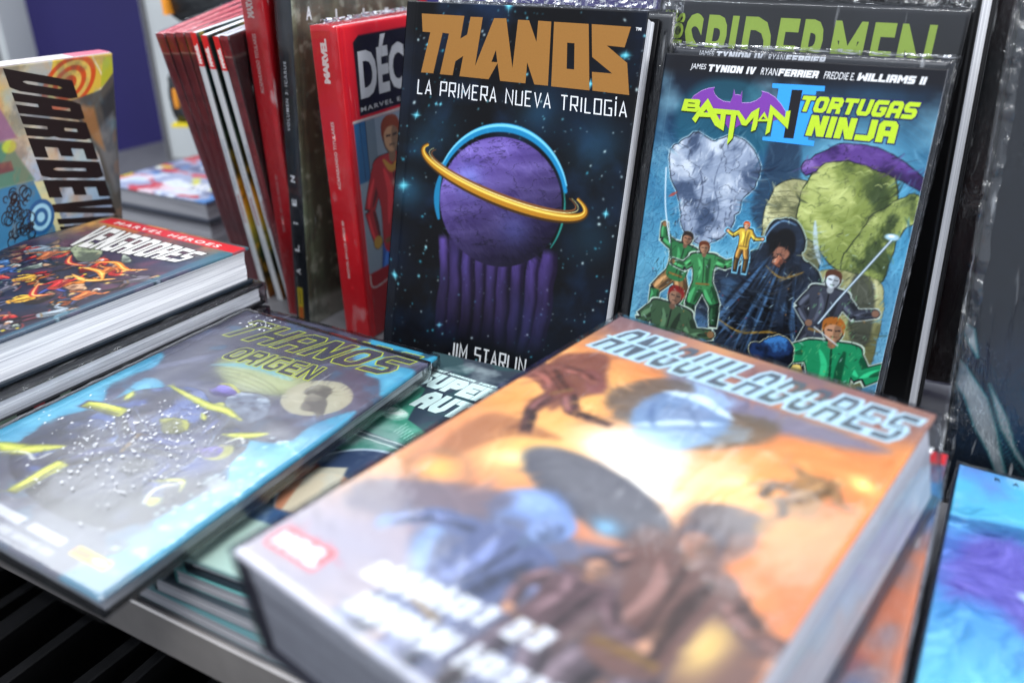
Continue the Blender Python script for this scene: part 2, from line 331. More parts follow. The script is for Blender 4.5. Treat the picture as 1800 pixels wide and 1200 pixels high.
    if hood: s.ell(*P(0, -.405), .058 * h, .075 * h, cc * .8, .06, 1, ang); s.ell(*P(.008, -.4), .034 * h, .05 * h, (12, 12, 16), .08, 1, ang)
    else:
        s.ell(*P(0, -.41), .048 * h, .062 * h, skin, .06, 1, ang); s.ell(*P(.022, -.40), .022 * h, .05 * h, np.array(skin) * .6, .1, .7, ang)
        s.poly([P(-.056, -.40), P(-.06, -.46), P(-.02, -.487), P(.035, -.48), P(.06, -.44), P(.054, -.39), P(.036, -.435), P(-.01, -.445), P(-.04, -.43)], hair, .05, smooth=True)
        s.line([P(-.03, -.412), P(-.008, -.41)], .008 * h, out, .04, .9); s.line([P(.012, -.41), P(.034, -.412)], .008 * h, out, .04, .9); s.line([P(-.012, -.375), P(.018, -.374)], .007 * h, np.array(skin) * .4, .04, .8)
Cv.person = _person
POSES = [(-40, -110, 30, 100, -20, 5, 25, 0), (-120, -150, 60, 20, -35, 20, 30, -20), (-20, 30, 20, -30, -8, 0, 12, 4), (-80, -60, 110, 150, -50, 30, 40, 60), (-30, -80, 130, 170, -15, -40, 45, 10), (-60, 10, 60, -10, -25, 0, 25, 0)]
def blob(cx, cy, rx, ry, n=9, seed=0, j=.25, ang=0):
    r = np.random.RandomState(seed); o = []; A = rad(ang)
    for i in range(n):
        t = 2 * math.pi * i / n; k = 1 + (r.rand() - .5) * 2 * j
        x, y = rx * k * math.cos(t), ry * k * math.sin(t); o.append((cx + x * math.cos(A) - y * math.sin(A), cy + x * math.sin(A) + y * math.cos(A)))
    return o

# ------------------------------------------------------------------ lettering
def glyph(ch, cx, cy, rt=False):
    m = .5
    O = [(cx, 0), (1 - cx, 0), (1, cy), (1, 1 - cy), (1 - cx, 1), (cx, 1), (0, 1 - cy), (0, cy)]
    g = {
     'A': ([([(0, 0), (0, 1 - cy), (cx, 1), (1 - cx, 1), (1, 1 - cy), (1, 0)], 0), ([(0, .42), (1, .42)], 0)] if rt else [([(0, 0), (.5, 1), (1, 0)], 0), ([(.2, .3), (.8, .3)], 0)]),
     'B': [([(0, 0), (1 - cx, 0), (1, cy), (1, .5 - cy * .5), (1 - cx, .52), (1, .56 + cy * .5), (1, 1 - cy), (1 - cx, 1), (0, 1)], 1), ([(0, .52), (.8, .52)], 0)],
     'C': [([(1, .15), (1, cy), (1 - cx, 0), (cx, 0), (0, cy), (0, 1 - cy), (cx, 1), (1 - cx, 1), (1, 1 - cy), (1, .85)], 0)],
     'D': [([(0, 0), (1 - cx, 0), (1, cy), (1, 1 - cy), (1 - cx, 1), (0, 1)], 1)],
     'E': [([(1, 0), (0, 0), (0, 1), (1, 1)], 0), ([(0, .52), (.8, .52)], 0)],
     'F': [([(0, 0), (0, 1), (1, 1)], 0), ([(0, .5), (.8, .5)], 0)],
     'G': [([(.55, .48), (1, .48), (1, cy), (1 - cx, 0), (cx, 0), (0, cy), (0, 1 - cy), (cx, 1), (1, 1)], 0)],
     'H': [([(0, 0), (0, 1)], 0), ([(1, 0), (1, 1)], 0), ([(0, .5), (1, .5)], 0)],
     'I': [([(.5, 0), (.5, 1)], 0)],
     'J': [([(0, .2), (0, cy), (cx, 0), (1 - cx, 0), (1, cy), (1, 1)], 0)],
     'K': [([(0, 0), (0, 1)], 0), ([(1, 1), (.1, .45), (1, 0)], 0)],
     'L': [([(0, 1), (0, 0), (1, 0)], 0)],
     'M': [([(0, 0), (0, 1), (.5, .25), (1, 1), (1, 0)], 0)],
     'N': [([(0, 0), (0, 1), (1, 0), (1, 1)], 0)],
     'O': [(O, 1)],
     'P': [([(0, 0), (0, 1), (1 - cx, 1), (1, 1 - cy), (1, .4 + cy), (1 - cx, .4), (0, .4)], 0)],
     'Q': [(O, 1), ([(.6, .25), (1, -.1)], 0)],
     'R': [([(0, 0), (0, 1), (1 - cx, 1), (1, 1 - cy), (1, .42 + cy), (1 - cx, .42), (.1, .42)], 0), ([(.5, .42), (1, 0)], 0)],
     'S': [([(0, 0), (1 - cx, 0), (1, cy), (1, .5 - cy * .5), (1 - cx, .5), (cx, .52), (0, .52 + cy * .5), (0, 1 - cy), (cx, 1), (1, 1)], 0)],
     'T': [([(.5, 0), (.5, 1)], 0), ([(0, 1), (1, 1)], 0)],
     'U': [([(0, 1), (0, cy), (cx, 0), (1 - cx, 0), (1, cy), (1, 1)], 0)],
     'V': [([(0, 1), (.5, 0), (1, 1)], 0)],
     'W': [([(0, 1), (.25, 0), (.5, .8), (.75, 0), (1, 1)], 0)],
     'Y': [([(0, 1), (.5, .5), (1, 1)], 0), ([(.5, .5), (.5, 0)], 0)],
    }
    g['\u00cd'] = g['I'] + [([(.45, 1.14), (.75, 1.32)], 0)]; g['\u00c9'] = g['E'] + [([(.4, 1.14), (.8, 1.3)], 0)]
    return g.get(ch, [])
def ribbon(pts, t, closed):
    P = [np.array(p, float) for p in pts]; Q = [P[0]]
    for p in P[1:]:
        if np.linalg.norm(p - Q[-1]) > 1e-4: Q.append(p)
    if closed and np.linalg.norm(Q[0] - Q[-1]) < 1e-4: Q.pop()
    n = len(Q); L = []; R = []
    for i in range(n):
        a = Q[(i - 1) % n] if (closed or i > 0) else None; b = Q[(i + 1) % n] if (closed or i < n - 1) else None
        d1 = (Q[i] - a) / np.linalg.norm(Q[i] - a) if a is not None else None
        d2 = (b - Q[i]) / np.linalg.norm(b - Q[i]) if b is not None else None
        if d1 is None: d1 = d2
        if d2 is None: d2 = d1
        n1 = np.array([-d1[1], d1[0]]); n2 = np.array([-d2[1], d2[0]]); m = n1 + n2; lm = np.linalg.norm(m)
        m = m / lm if lm > 1e-3 else n1; k = min(1 / max(m @ n1, .42), 2.4)
        L.append(Q[i] + m * t / 2 * k); R.append(Q[i] - m * t / 2 * k)
    V = L + R; F = []
    for i in range(n if closed else n - 1):
        j = (i + 1) % n; F.append((i, j, n + j, n + i))
    return V, F
def quadmap(P, q):
    q = np.array(q, float); x = P[:, 0:1]; y = P[:, 1:2]      # x 0..1, y 0 bottom..1 top
    top = q[0] * (1 - x) + q[1] * x; bot = q[3] * (1 - x) + q[2] * x
    return top * y + bot * (1 - y)
WID = {'I': .12, 'M': 1.25, 'W': 1.35, ' ': .55, 'Q': 1.05, '\u00cd': .12, 'N': 1.08, 'L': .85, 'E': .9, 'J': .8}
def strokes(txt, quad, t=.12, gap=.3, c=(.25, .2), rt=False, fill=.0, grow=0.):
    """vector capitals built of mitred bars, fitted in a quad; t = bar thickness as a share of the letter height"""
    q = np.array(quad, float); Wq = np.linalg.norm(q[1] - q[0]); Hq = np.linalg.norm(q[3] - q[0])
    tot = sum(WID.get(ch, 1) for ch in txt) + gap * (len(txt) - 1)
    tt = t * Hq; unit = (Wq - tt) / tot
    V = []; F = []; Zs = []; x = tt / 2; k = 0
    for ch in txt:
        wd = WID.get(ch, 1) * unit
        for pl, cl in glyph(ch, c[0], c[1], rt):
            P = [(x + px * wd, tt / 2 + py * (Hq - tt)) for px, py in pl]
            v, f = ribbon(P, tt * (1 + grow), cl); b = len(V)
            V += list(v); F += [tuple(i + b for i in g) for g in f]; Zs += [.0012 * (k % 5)] * len(v); k += 1
        x += wd + gap * unit
    V = np.array(V); V[:, 0] /= Wq; V[:, 1] /= Hq
    return quadmap(V, quad), F, np.array(Zs)
_fc = {}
def font(txt, quad, bold=.0, space=1.0):
    key = (txt, bold, space)
    if key not in _fc:
        cu = bpy.data.curves.new('t', 'FONT'); cu.body = txt; cu.offset = bold; cu.resolution_u = 3; cu.space_character = space
        o = bpy.data.objects.new('t', cu); me = bpy.data.meshes.new_from_object(o)
        V = np.array([v.co[:2] for v in me.vertices]); F = [tuple(p.vertices) for p in me.polygons]
        bpy.data.objects.remove(o); bpy.data.curves.remove(cu); bpy.data.meshes.remove(me)
        V = (V - V.min(0)) / (V.max(0) - V.min(0)); _fc[key] = (V, F)
    V, F = _fc[key]
    return quadmap(V, quad), F, np.zeros(len(V))
def shape(loops, offset=0.):
    cu = bpy.data.curves.new('s', 'CURVE'); cu.dimensions = '2D'; cu.fill_mode = 'BOTH'; cu.offset = offset
    for lp in loops:
        sp = cu.splines.new('POLY'); sp.points.add(len(lp) - 1)
        for i, (a, b) in enumerate(lp): sp.points[i].co = (a, b, 0, 1)
        sp.use_cyclic_u = True
    o = bpy.data.objects.new('s', cu); me = bpy.data.meshes.new_from_object(o)
    V = np.array([v.co[:2] for v in me.vertices]); F = [tuple(p.vertices) for p in me.polygons]
    bpy.data.objects.remove(o); bpy.data.curves.remove(cu); bpy.data.meshes.remove(me)
    return V, F, np.zeros(len(V))
def lift(s, dz): return (s[0], s[1], s[2] + dz)
def join(*ss):
    V = []; F = []; Z = []; n = 0
    for (v, f, z) in ss: V.append(v); F += [tuple(i + n for i in g) for g in f]; Z.append(z); n += len(v)
    return np.concatenate(V), F, np.concatenate(Z)
def block_glyph(ch, x=.33, y=.26, k=.18):
    X = 1 - x; Y = 1 - y; a = .5 - y / 2; b = .5 + y / 2
    ctr = [(x, y), (X, y), (X, a), (x, a)]; leg = [(k, 0), (1 - k, 0), (1, k)]
    m = .5 - x / 2; M = .5 + x / 2; oct_ = [(k, 0), (1 - k, 0), (1, k), (1, 1 - k), (1 - k, 1), (k, 1), (0, 1 - k), (0, k)]
    cut = (x * .35, y * .35); inn = [(x + cut[0] * .6, y), (X - cut[0] * .6, y), (X, y + cut[1]), (X, Y - cut[1]), (X - cut[0] * .6, Y), (x + cut[0] * .6, Y), (x, Y - cut[1]), (x, y + cut[1])]
    g = {'T': [[(0, 0), (1, 0), (1, y), (M, y), (M, 1), (m, 1), (m, y), (0, y)]],
     'H': [[(0, 0), (x, 0), (x, a), (X, a), (X, 0), (1, 0), (1, 1), (X, 1), (X, b), (x, b), (x, 1), (0, 1)]],
     'A': [[(k, 0), (1 - k, 0), (1, k), (1, 1), (X, 1), (X, b + .08), (x, b + .08), (x, 1), (0, 1), (0, k)], [(x, y), (X, y), (X, a + .08), (x, a + .08)]],
     'N': [[(0, 0), (x * 1.1, 0), (X, .48), (X, 0), (1, 0), (1, 1), (1 - x * 1.1, 1), (x, .52), (x, 1), (0, 1)]],
     'O': [oct_, inn], 'D': [[(0, 0), (1 - k, 0), (1, k), (1, 1 - k), (1 - k, 1), (0, 1)], inn], 'Q': [oct_, inn],
     'S': [[(k, 0), (1, 0), (1, y), (x, y), (x, a), (1 - k, a), (1, a + k), (1, 1 - k), (1 - k, 1), (0, 1), (0, Y), (X, Y), (X, b), (k, b), (0, b - k), (0, k)]],
     'R': [[(0, 0), (1 - k, 0), (1, k), (1, b - k * .6), (1 - k * .6, b), (1, b + k * .8), (1, 1), (X, 1), (X, b + k * .5), (x, b + k * .5), (x, 1), (0, 1)], ctr],
     'P': [[(0, 0), (1 - k, 0), (1, k), (1, b + .04 - k), (1 - k, b + .04), (x, b + .04), (x, 1), (0, 1)], ctr],
     'B': [[(0, 0), (1 - k, 0), (1, k), (1, .5 - k * .4), (1 - k * .5, .5), (1, .5 + k * .4), (1, 1 - k), (1 - k, 1), (0, 1)], ctr, [(x, b), (X, b), (X, Y), (x, Y)]],
     'I': [[(0, 0), (1, 0), (1, 1), (0, 1)]], 'L': [[(0, 0), (x, 0), (x, Y), (1, Y), (1, 1), (0, 1)]],
     'E': [[(0, 0), (1, 0), (1, y), (x, y), (x, a), (.88, a), (.88, b), (x, b), (x, Y), (1, Y), (1, 1), (0, 1)]],
     'F': [[(0, 0), (1, 0), (1, y), (x, y), (x, a), (.88, a), (.88, b), (x, b), (x, 1), (0, 1)]],
     'G': [[(k, 0), (1, 0), (1, y), (x, y), (x, Y), (X, Y), (X, b), (.5, b), (.5, a + .02), (1, a + .02), (1, 1 - k), (1 - k, 1), (k, 1), (0, 1 - k), (0, k)]],
     'C': [[(k, 0), (1, 0), (1, y), (x, y), (x, Y), (1, Y), (1, 1), (k, 1), (0, 1 - k), (0, k)]],
     'U': [[(0, 0), (x, 0), (x, Y), (X, Y), (X, 0), (1, 0), (1, 1 - k), (1 - k, 1), (k, 1), (0, 1 - k)]],
     'J': [[(X, 0), (1, 0), (1, 1 - k), (1 - k, 1), (0, 1), (0, Y), (X, Y)]],
     'M': [[(0, 0), (x * .8, 0), (.5, .42), (1 - x * .8, 0), (1, 0), (1, 1), (1 - x * .75, 1), (1 - x * .75, .45), (.5, .8), (x * .75, .45), (x * .75, 1), (0, 1)]],
     'W': [[(0, 0), (x * .75, 0), (x * .75, .55), (.5, .2), (1 - x * .75, .55), (1 - x * .75, 0), (1, 0), (1, 1), (1 - x * .8, 1), (.5, .58), (x * .8, 1), (0, 1)]],
     'V': [[(0, 0), (x, 0), (.5, .62), (X, 0), (1, 0), (.5 + x * .55, 1), (.5 - x * .55, 1)]],
     'K': [[(0, 0), (x, 0), (x, .36), (X, 0), (1, 0), (.72, .46), (1, 1), (X, 1), (x, .62), (x, 1), (0, 1)]],
     'Y': [[(0, 0), (x, 0), (.5, .34), (X, 0), (1, 0), (M, .6), (M, 1), (m, 1), (m, .6)]]}
    return g.get(ch, [])
BW = {'I': .34, 'M': 1.35, 'W': 1.4, ' ': .5}
def block(txt, quad, offset=0., x=.33, y=.26, k=.18, gap=.1, widths=None):
    """solid chamfered capitals filled into a quad; offset (cm) fattens or thins them"""
    ws = [(widths or {}).get(i, BW.get(ch, 1)) for i, ch in enumerate(txt)]; tot = sum(ws) + gap * (len(txt) - 1); p = 0; ss = []
    for ch, w_ in zip(txt, ws):
        lps = []
        for lp in block_glyph(ch, x, y, k): lps.append([tuple(q) for q in quadmap(np.array([((p + a * w_) / tot, 1 - b) for a, b in lp]), quad)])
        if lps: ss.append(shape(lps, offset))
        p += w_ + gap
    return join(*ss)
def rect(u0, v0, u1, v1, sl=0.): return [(u0 + sl, v0), (u1 + sl, v0), (u1, v1), (u0, v1)]
def up(s0, s1, va, vb): return [(s0, vb), (s0, va), (s1, va), (s1, vb)]      # text that reads from vb up to va

# ------------------------------------------------------------------ mesh helpers
def mesh(name, V, F, mat, parent=None, cols=None, off=(0, 0, 0), smooth=False):
    me = bpy.data.meshes.new(name); V = (np.asarray(V, float) - np.array(off)) * S
    if isinstance(F, np.ndarray):
        me.vertices.add(len(V)); me.vertices.foreach_set('co', V.ravel())
        me.loops.add(F.size); me.loops.foreach_set('vertex_index', F.ravel())
        me.polygons.add(len(F)); me.polygons.foreach_set('loop_start', np.arange(0, F.size, F.shape[1]))
        me.update(calc_edges=True)
    else: me.from_pydata([tuple(v) for v in V], [], F)
    if cols is not None:
        at = me.color_attributes.new('Col', 'FLOAT_COLOR', 'POINT'); c = np.ones((len(V), 4)); c[:, :3] = cols
        at.data.foreach_set('color', c.ravel())
    me.materials.append(mat)
    if smooth: me.polygons.foreach_set('use_smooth', np.ones(len(me.polygons), bool))
    o = bpy.data.objects.new(name, me); col.objects.link(o)
    if parent is not None: o.parent = parent
    return o
def gridF(ny, nx):
    i = np.arange(ny * nx).reshape(ny, nx)
    return np.stack([i[1:, :-1], i[1:, 1:], i[:-1, 1:], i[:-1, :-1]], -1).reshape(-1, 4)
def boxVF(x0, y0, z0, x1, y1, z1, b=0.):
    """a box, with chamfered edges when b > 0"""
    if b <= 0:
        V = [(x, y, z) for z in (z0, z1) for y in (y0, y1) for x in (x0, x1)]
        return V, [(0, 2, 3, 1), (4, 5, 7, 6), (0, 1, 5, 4), (2, 6, 7, 3), (0, 4, 6, 2), (1, 3, 7, 5)]
    V = []; F = []
    def ring(x0, y0, x1, y1, z, c):
        return [(x0 + c, y0, z), (x1 - c, y0, z), (x1, y0 + c, z), (x1, y1 - c, z), (x1 - c, y1, z), (x0 + c, y1, z), (x0, y1 - c, z), (x0, y0 + c, z)]
    rs = [ring(x0 + b, y0 + b, x1 - b, y1 - b, z0, b * .5), ring(x0, y0, x1, y1, z0 + b, b), ring(x0, y0, x1, y1, z1 - b, b), ring(x0 + b, y0 + b, x1 - b, y1 - b, z1, b * .5)]
    for r in rs: V += r
    F.append(tuple(range(7, -1, -1))); F.append(tuple(range(24, 32)))
    for k in range(3):
        for i in range(8): j = (i + 1) % 8; F.append((k * 8 + i, k * 8 + j, k * 8 + 8 + j, k * 8 + 8 + i))
    return V, F
def box(name, a, b_, mat, parent=None, off=(0, 0, 0), bev=0., colr=None):
    V, F = boxVF(*a, *b_, bev)
    return mesh(name, V, F, mat, parent, None if colr is None else np.tile(lin(colr), (len(V), 1)), off)
def tag(o, label=None, cat=None, group=None, kind=None):
    for k, v in (('label', label), ('category', cat), ('group', group), ('kind', kind)):
        if v: o[k] = v
    return o
def rotm(ax, a):
    c, s = math.cos(a), math.sin(a)
    return np.array({'x': [[1, 0, 0], [0, c, -s], [0, s, c]], 'y': [[c, 0, s], [0, 1, 0], [-s, 0, c]], 'z': [[c, -s, 0], [s, c, 0], [0, 0, 1]]}[ax])
def flat(x, y, z, yaw): return (np.array([x, y, z], float), rotm('z', rad(yaw)))
def stand(x, y, z, yaw, side, back, H):
    m = rotm('z', rad(yaw)) @ rotm('x', -rad(back)) @ rotm('y', rad(side)); o = np.array([x, y, z]) + m @ np.array([0, 0, H])
    return (o, np.stack([m[:, 0], m[:, 2], -m[:, 1]], 1))
def root(name, pose, base):
    o = bpy.data.objects.new(name, None); col.objects.link(o); o.empty_display_size = .02
    org, M = pose; p = (org + M @ np.array(base)) * S; mw = Matrix.Identity(4)
    for i in range(3):
        for j in range(3): mw[i][j] = M[i][j]
        mw[i][3] = p[i]
    o.matrix_world = mw; return o

# ------------------------------------------------------------------ the book builder
def book(name, label, W, H, T, pose, front=None, spine=None, hard=True, board=None, colr=(20, 20, 24), pages=None, shear=0., group=None,
         letters=(), sletters=(), wrap=None, seam_top=False, seam_left=False, hinge=True, inset=.3, mat=None, smat=None, bands=None, seam_h=1.0):
    board = board if board is not None else (.24 if hard else .05); mat = mat or M_GLOSS; pages = pages or M_PAGES
    ins = inset if hard else .02
    base = (W / 2, -H, -T); r = root(name, pose, base); tag(r, label, 'book', group); off = base
    sh = lambda z: shear * (-z / T)
    # front cover: painted face, skirt and inner face
    if front is None: cv = Cv(W, H, .5, colr)
    else: cv = front
    ny, nx = cv.ny, cv.nx; z = np.zeros((ny, nx))
    if hard and hinge: z -= .055 * np.exp(-((cv.u - .75) / .16) ** 2)
    e = np.minimum(np.minimum(cv.u, W - cv.u), np.minimum(cv.v, H - cv.v)); z -= np.where(e < 1e-6, .035, 0)
    V = np.stack([cv.u, -cv.v, z], -1).reshape(-1, 3); F = gridF(ny, nx); C = lin(cv.C).reshape(-1, 3)
    idx = np.arange(ny * nx).reshape(ny, nx); ring = np.concatenate([idx[0, :], idx[1:, -1], idx[-1, -2::-1], idx[-2:0:-1, 0]])
    low = V[ring].copy(); low[:, 2] = -board; n0 = len(V); V = np.concatenate([V, low]); C = np.concatenate([C, C[ring] * .8])
    m = len(ring); k = np.arange(m); F = np.concatenate([F, np.stack([ring[k], ring[(k + 1) % m], n0 + (k + 1) % m, n0 + k], -1)])
    n1 = len(V); cor = np.array([[0, 0, -board], [W, 0, -board], [W, -H, -board], [0, -H, -board]]); V = np.concatenate([V, cor]); C = np.concatenate([C, np.tile(lin(colr), (4, 1))])
    F = np.concatenate([F, [[n1, n1 + 1, n1 + 2, n1 + 3]]])
    mesh('front_cover', V, F, mat, r, C, off)
    # back cover
    V, Fb = boxVF(0, -H, -T, W, 0, -T + board, .03); V = [(a + sh(c), b, c) for a, b, c in V]
    mesh('back_cover', V, Fb, mat, r, np.tile(lin(colr), (len(V), 1)), off)
    # page block, a little wavy
    nz = 8; V = []; rs = np.random.RandomState(int(W * 7 + T * 31))
    zs = np.linspace(-T + board, -board, nz)
    for zz in zs:
        j = (rs.rand() - .5) * .05
        V += [(.15 + sh(zz), -H + ins + j, zz), (W - ins + j + sh(zz), -H + ins + j, zz), (W - ins + j + sh(zz), -ins + j, zz), (.15 + sh(zz), -ins + j, zz)]
    Fp = [(3, 2, 1, 0), tuple(range(4 * nz - 4, 4 * nz))]
    for q in range(nz - 1):
        for i in range(4): a = q * 4 + i; b = q * 4 + (i + 1) % 4; Fp.append((a, b, b + 4, a + 4))
    mesh('page_block', V, Fp, pages, r, None, off)
    # spine: painted, slightly rounded on hardcovers
    sv = spine if spine is not None else Cv(T, H, .5 if T > 1 else .25, colr)
    s = sv.u; bul = (.10 if hard else .03) * np.sin(np.pi * np.clip(s / T, 0, 1)) + .01
    zc = s - T
    V = np.stack([-bul + shear * (-zc / T), -sv.v, zc], -1).reshape(-1, 3)
    F1 = gridF(sv.ny, sv.nx); V2 = V.copy(); V2[:, 0] = V2[:, 0] + bul.ravel() + .1; n = len(V)
    sm = mesh('spine', np.concatenate([V, V2]), np.concatenate([F1, F1[:, ::-1] + n]), smat or mat, r, np.concatenate([lin(sv.C).reshape(-1, 3)] * 2), off)
    for (nm, (P, Fs, Z), c) in letters:
        hz = (-.055 * np.exp(-((P[:, 0] - .75) / .16) ** 2) if hard and hinge else 0)
        V = np.stack([P[:, 0], -P[:, 1], .012 + Z + hz], -1)
        mesh(nm, V, Fs, mat, r, np.tile(lin(c), (len(V), 1)), off)
    for (nm, (P, Fs, Z), c) in sletters:
        bl = (.10 if hard else .03) * np.sin(np.pi * np.clip(P[:, 0] / T, 0, 1)) + .022 + Z
        V = np.stack([-bl, -P[:, 1], P[:, 0] - T], -1)
        mesh(nm, V, Fs, mat, r, np.tile(lin(c), (len(V), 1)), off)
    if bands:
        for (nm, a, b, c) in bands: box(nm, a, b, mat, r, off, .0, c)
    if wrap:
        g = .1; X = np.linspace(-.18, W + .14, 44); Y = np.linspace(.14, -H - .14, 60); xx, yy = np.meshgrid(X, Y)
        rs = int(W * 100) % 50
        ed = np.minimum(np.minimum(xx + .18, W + .14 - xx), np.minimum(.14 - yy, yy + H + .14))
        zz = .06 + .05 * fbm(xx, -yy, 3 + rs, .8, 3) + .12 * (fbm(xx * 1.3, -yy * 1.3, 8 + rs, 1.2, 3) - .4) * np.exp(-ed / .8)
        V = np.stack([xx, yy, zz], -1).reshape(-1, 3); F = gridF(60, 44); I = np.arange(60 * 44).reshape(60, 44)
        ring = np.concatenate([I[0, :], I[1:, -1], I[-1, -2::-1], I[-2:0:-1, 0]]); m = len(ring); lay = [ring]; VV = [V]; n = len(V); FF = [F]
        for q in range(1, 5):
            t = q / 4; l = V[ring].copy(); zt = l[:, 2] * (1 - t) + (-T - .05) * t; l[:, 0] += shear * np.clip(-zt / T, 0, 1)
            ctr = np.array([W / 2, -H / 2]); d = l[:, :2] - ctr; d /= np.linalg.norm(d, axis=1)[:, None]
            l[:, :2] += d * ((fbm(l[:, 0] + l[:, 1] + q * 3, zt, 5 + rs, 1.5, 2) - .6) * .22)[:, None]; l[:, 2] = zt
            VV.append(l); new = n + np.arange(m); k = np.arange(m); FF.append(np.stack([lay[-1][k], lay[-1][(k + 1) % m], new[(k + 1) % m], new[k]], -1)); lay.append(new); n += m
        mesh('shrink_wrap', np.concatenate(VV), np.concatenate(FF), wrap, r, None, off, True)
    if seam_left:
        xx, yy = np.meshgrid(np.linspace(0, .7, 7), np.linspace(.1, -H, 150))
        zz = .1 + (fbm(xx * 2, yy * 1.6, 70, 1, 3) - .35) * .5
        mesh('wrap_seam', np.stack([-.35 + xx * (1.0 + .5 * fbm(yy, xx, 71, .8, 2)), yy, zz], -1).reshape(-1, 3), gridF(150, 7), M_SEAM, r, None, off, True)
    if seam_top:
        nx_, ny_ = 120, 10; rsn = int(W * 13) % 40
        xx, yy = np.meshgrid(np.linspace(-.2, W + .2, nx_), np.linspace(0, seam_h, ny_))
        zz = -T * .5 + (fbm(xx * 3, yy * 2, 60 + rsn, 1, 3) - .5) * .7 * (.25 + yy / seam_h)
        top = .14 + yy * (1 - .35 * (fbm(xx, yy * 0, 61 + rsn, 1.3, 3)))
        mesh('wrap_seam', np.stack([xx, top, zz], -1).reshape(-1, 3), gridF(ny_, nx_), M_SEAM, r, None, off, True)
    return r

# ================================================================== SETTING
floor = mesh('floor', [(-900, -500, -80), (700, -500, -80), (700, 900, -80), (-900, 900, -80)], [(0, 1, 2, 3)], M_FLOOR); tag(floor, kind='structure')
c28, s28 = math.cos(rad(28)), math.sin(rad(28))
def wallpts(d, a0, a1, z0, z1, th):      # slab facing the camera, d cm away along the view, a = across
    n = np.array([-.469, .883]); t = np.array([.883, .469]); V = []
    for z in (z0, z1):
        for q in (d, d + th):
            for a in (a0, a1): p = n * q + t * a; V.append((p[0], p[1], z))
    return V, [(0, 1, 5, 4), (2, 6, 7, 3), (0, 4, 6, 2), (1, 3, 7, 5), (4, 5, 7, 6), (0, 2, 3, 1)]
V, F = wallpts(156, -87, 330, -80, 90, 6); tag(mesh('back_wall', V, F, M_PURPLE), 'violet panel wall behind the book stall', kind='structure')
V, F = wallpts(150, -330, -88.5, -80, 90, 12); tag(mesh('side_wall', V, F, M_GREYWALL), kind='structure')
pt = root('wall_post', (np.array([0., 0, 0]), np.eye(3)), (0, 0, 0)); tag(pt, 'pale grey upright post between the grey and the violet wall', 'post')
V, F = wallpts(147, -88.6, -86.2, -80, 90, 9); mesh('post_profile', V, F, M_LIGHTTRIM, pt)
V, F = wallpts(146.6, -88.0, -87.5, -80, 90, .6); mesh('post_groove', V, F, M_GREYWALL, pt)
p2 = root('display_column', (np.array([0., 0, 0]), np.eye(3)), (0, 0, 0)); tag(p2, 'pale grey display column standing behind the leaning maroon comics', 'column')
V, F = wallpts(135, -57.2, -50.5, -80, 60, 8); mesh('column_panel', V, F, M_LIGHTTRIM, p2)
V, F = wallpts(134.6, -57.0, -56.3, -80, 60, .8); mesh('column_edge', V, F, M_GREYWALL, p2)

def padded(name, label, ctr, rx, ry, rz, seed, tags, strap=None):
    n = np.array([-.469, .883]); t = np.array([.883, .469])
    r = bpy.data.objects.new(name, None); col.objects.link(r); r.location = np.array(ctr) * S; tag(r, label, 'bag')
    A, B = np.meshgrid(np.linspace(0, 2 * np.pi, 49), np.linspace(-np.pi / 2, np.pi / 2, 25))
    sg = lambda x, p: np.sign(x) * np.abs(x) ** p
    X = rx * sg(np.cos(B), .45) * sg(np.cos(A), .45); Y = ry * sg(np.cos(B), .45) * sg(np.sin(A), .45); Z = rz * sg(np.sin(B), .6)
    k = 1 + (fbm(A * 2, B * 3, seed, 1, 3) - .5) * .14; X, Y, Z = X * k, Y * k, Z * k
    V = np.stack([X * t[0] + Y * n[0], X * t[1] + Y * n[1], Z], -1).reshape(-1, 3)
    mesh('bag_body', V, gridF(25, 49), M_BAG, r, smooth=True)
    for (nm, x, z, w_, h_, m_) in tags:
        y0 = -ry * 1.04; P = [(x - w_, z - h_), (x + w_, z - h_), (x + w_, z + h_), (x - w_, z + h_)]; V = []
        for yy in (y0 - .5, y0 + 1.5):
            for (a, b) in P: V.append((a * t[0] + yy * n[0], a * t[1] + yy * n[1], b))
        mesh(nm, V, [(0, 1, 2, 3), (7, 6, 5, 4), (0, 4, 5, 1), (1, 5, 6, 2), (2, 6, 7, 3), (3, 7, 4, 0)], m_, r)
    return r
padded('padded_bag', 'black shiny padded bag hanging high behind the red spines', (-85.8, 84.6, 27.0), 8.2, 4.5, 4.9, 4, [('label_patch', -7.3, -.8, .3, 2.2, M_ORANGE)])
padded('padded_bag', 'small black pouch with orange tag hanging below the large bag', (-91.6, 80.2, 13.6), 2.5, 2.6, 3.5, 9, [('label_patch', -1.1, .1, .25, 1.2, M_ORANGE), ('hem', 0, -3.4, 2.2, .22, M_YELLOW)])

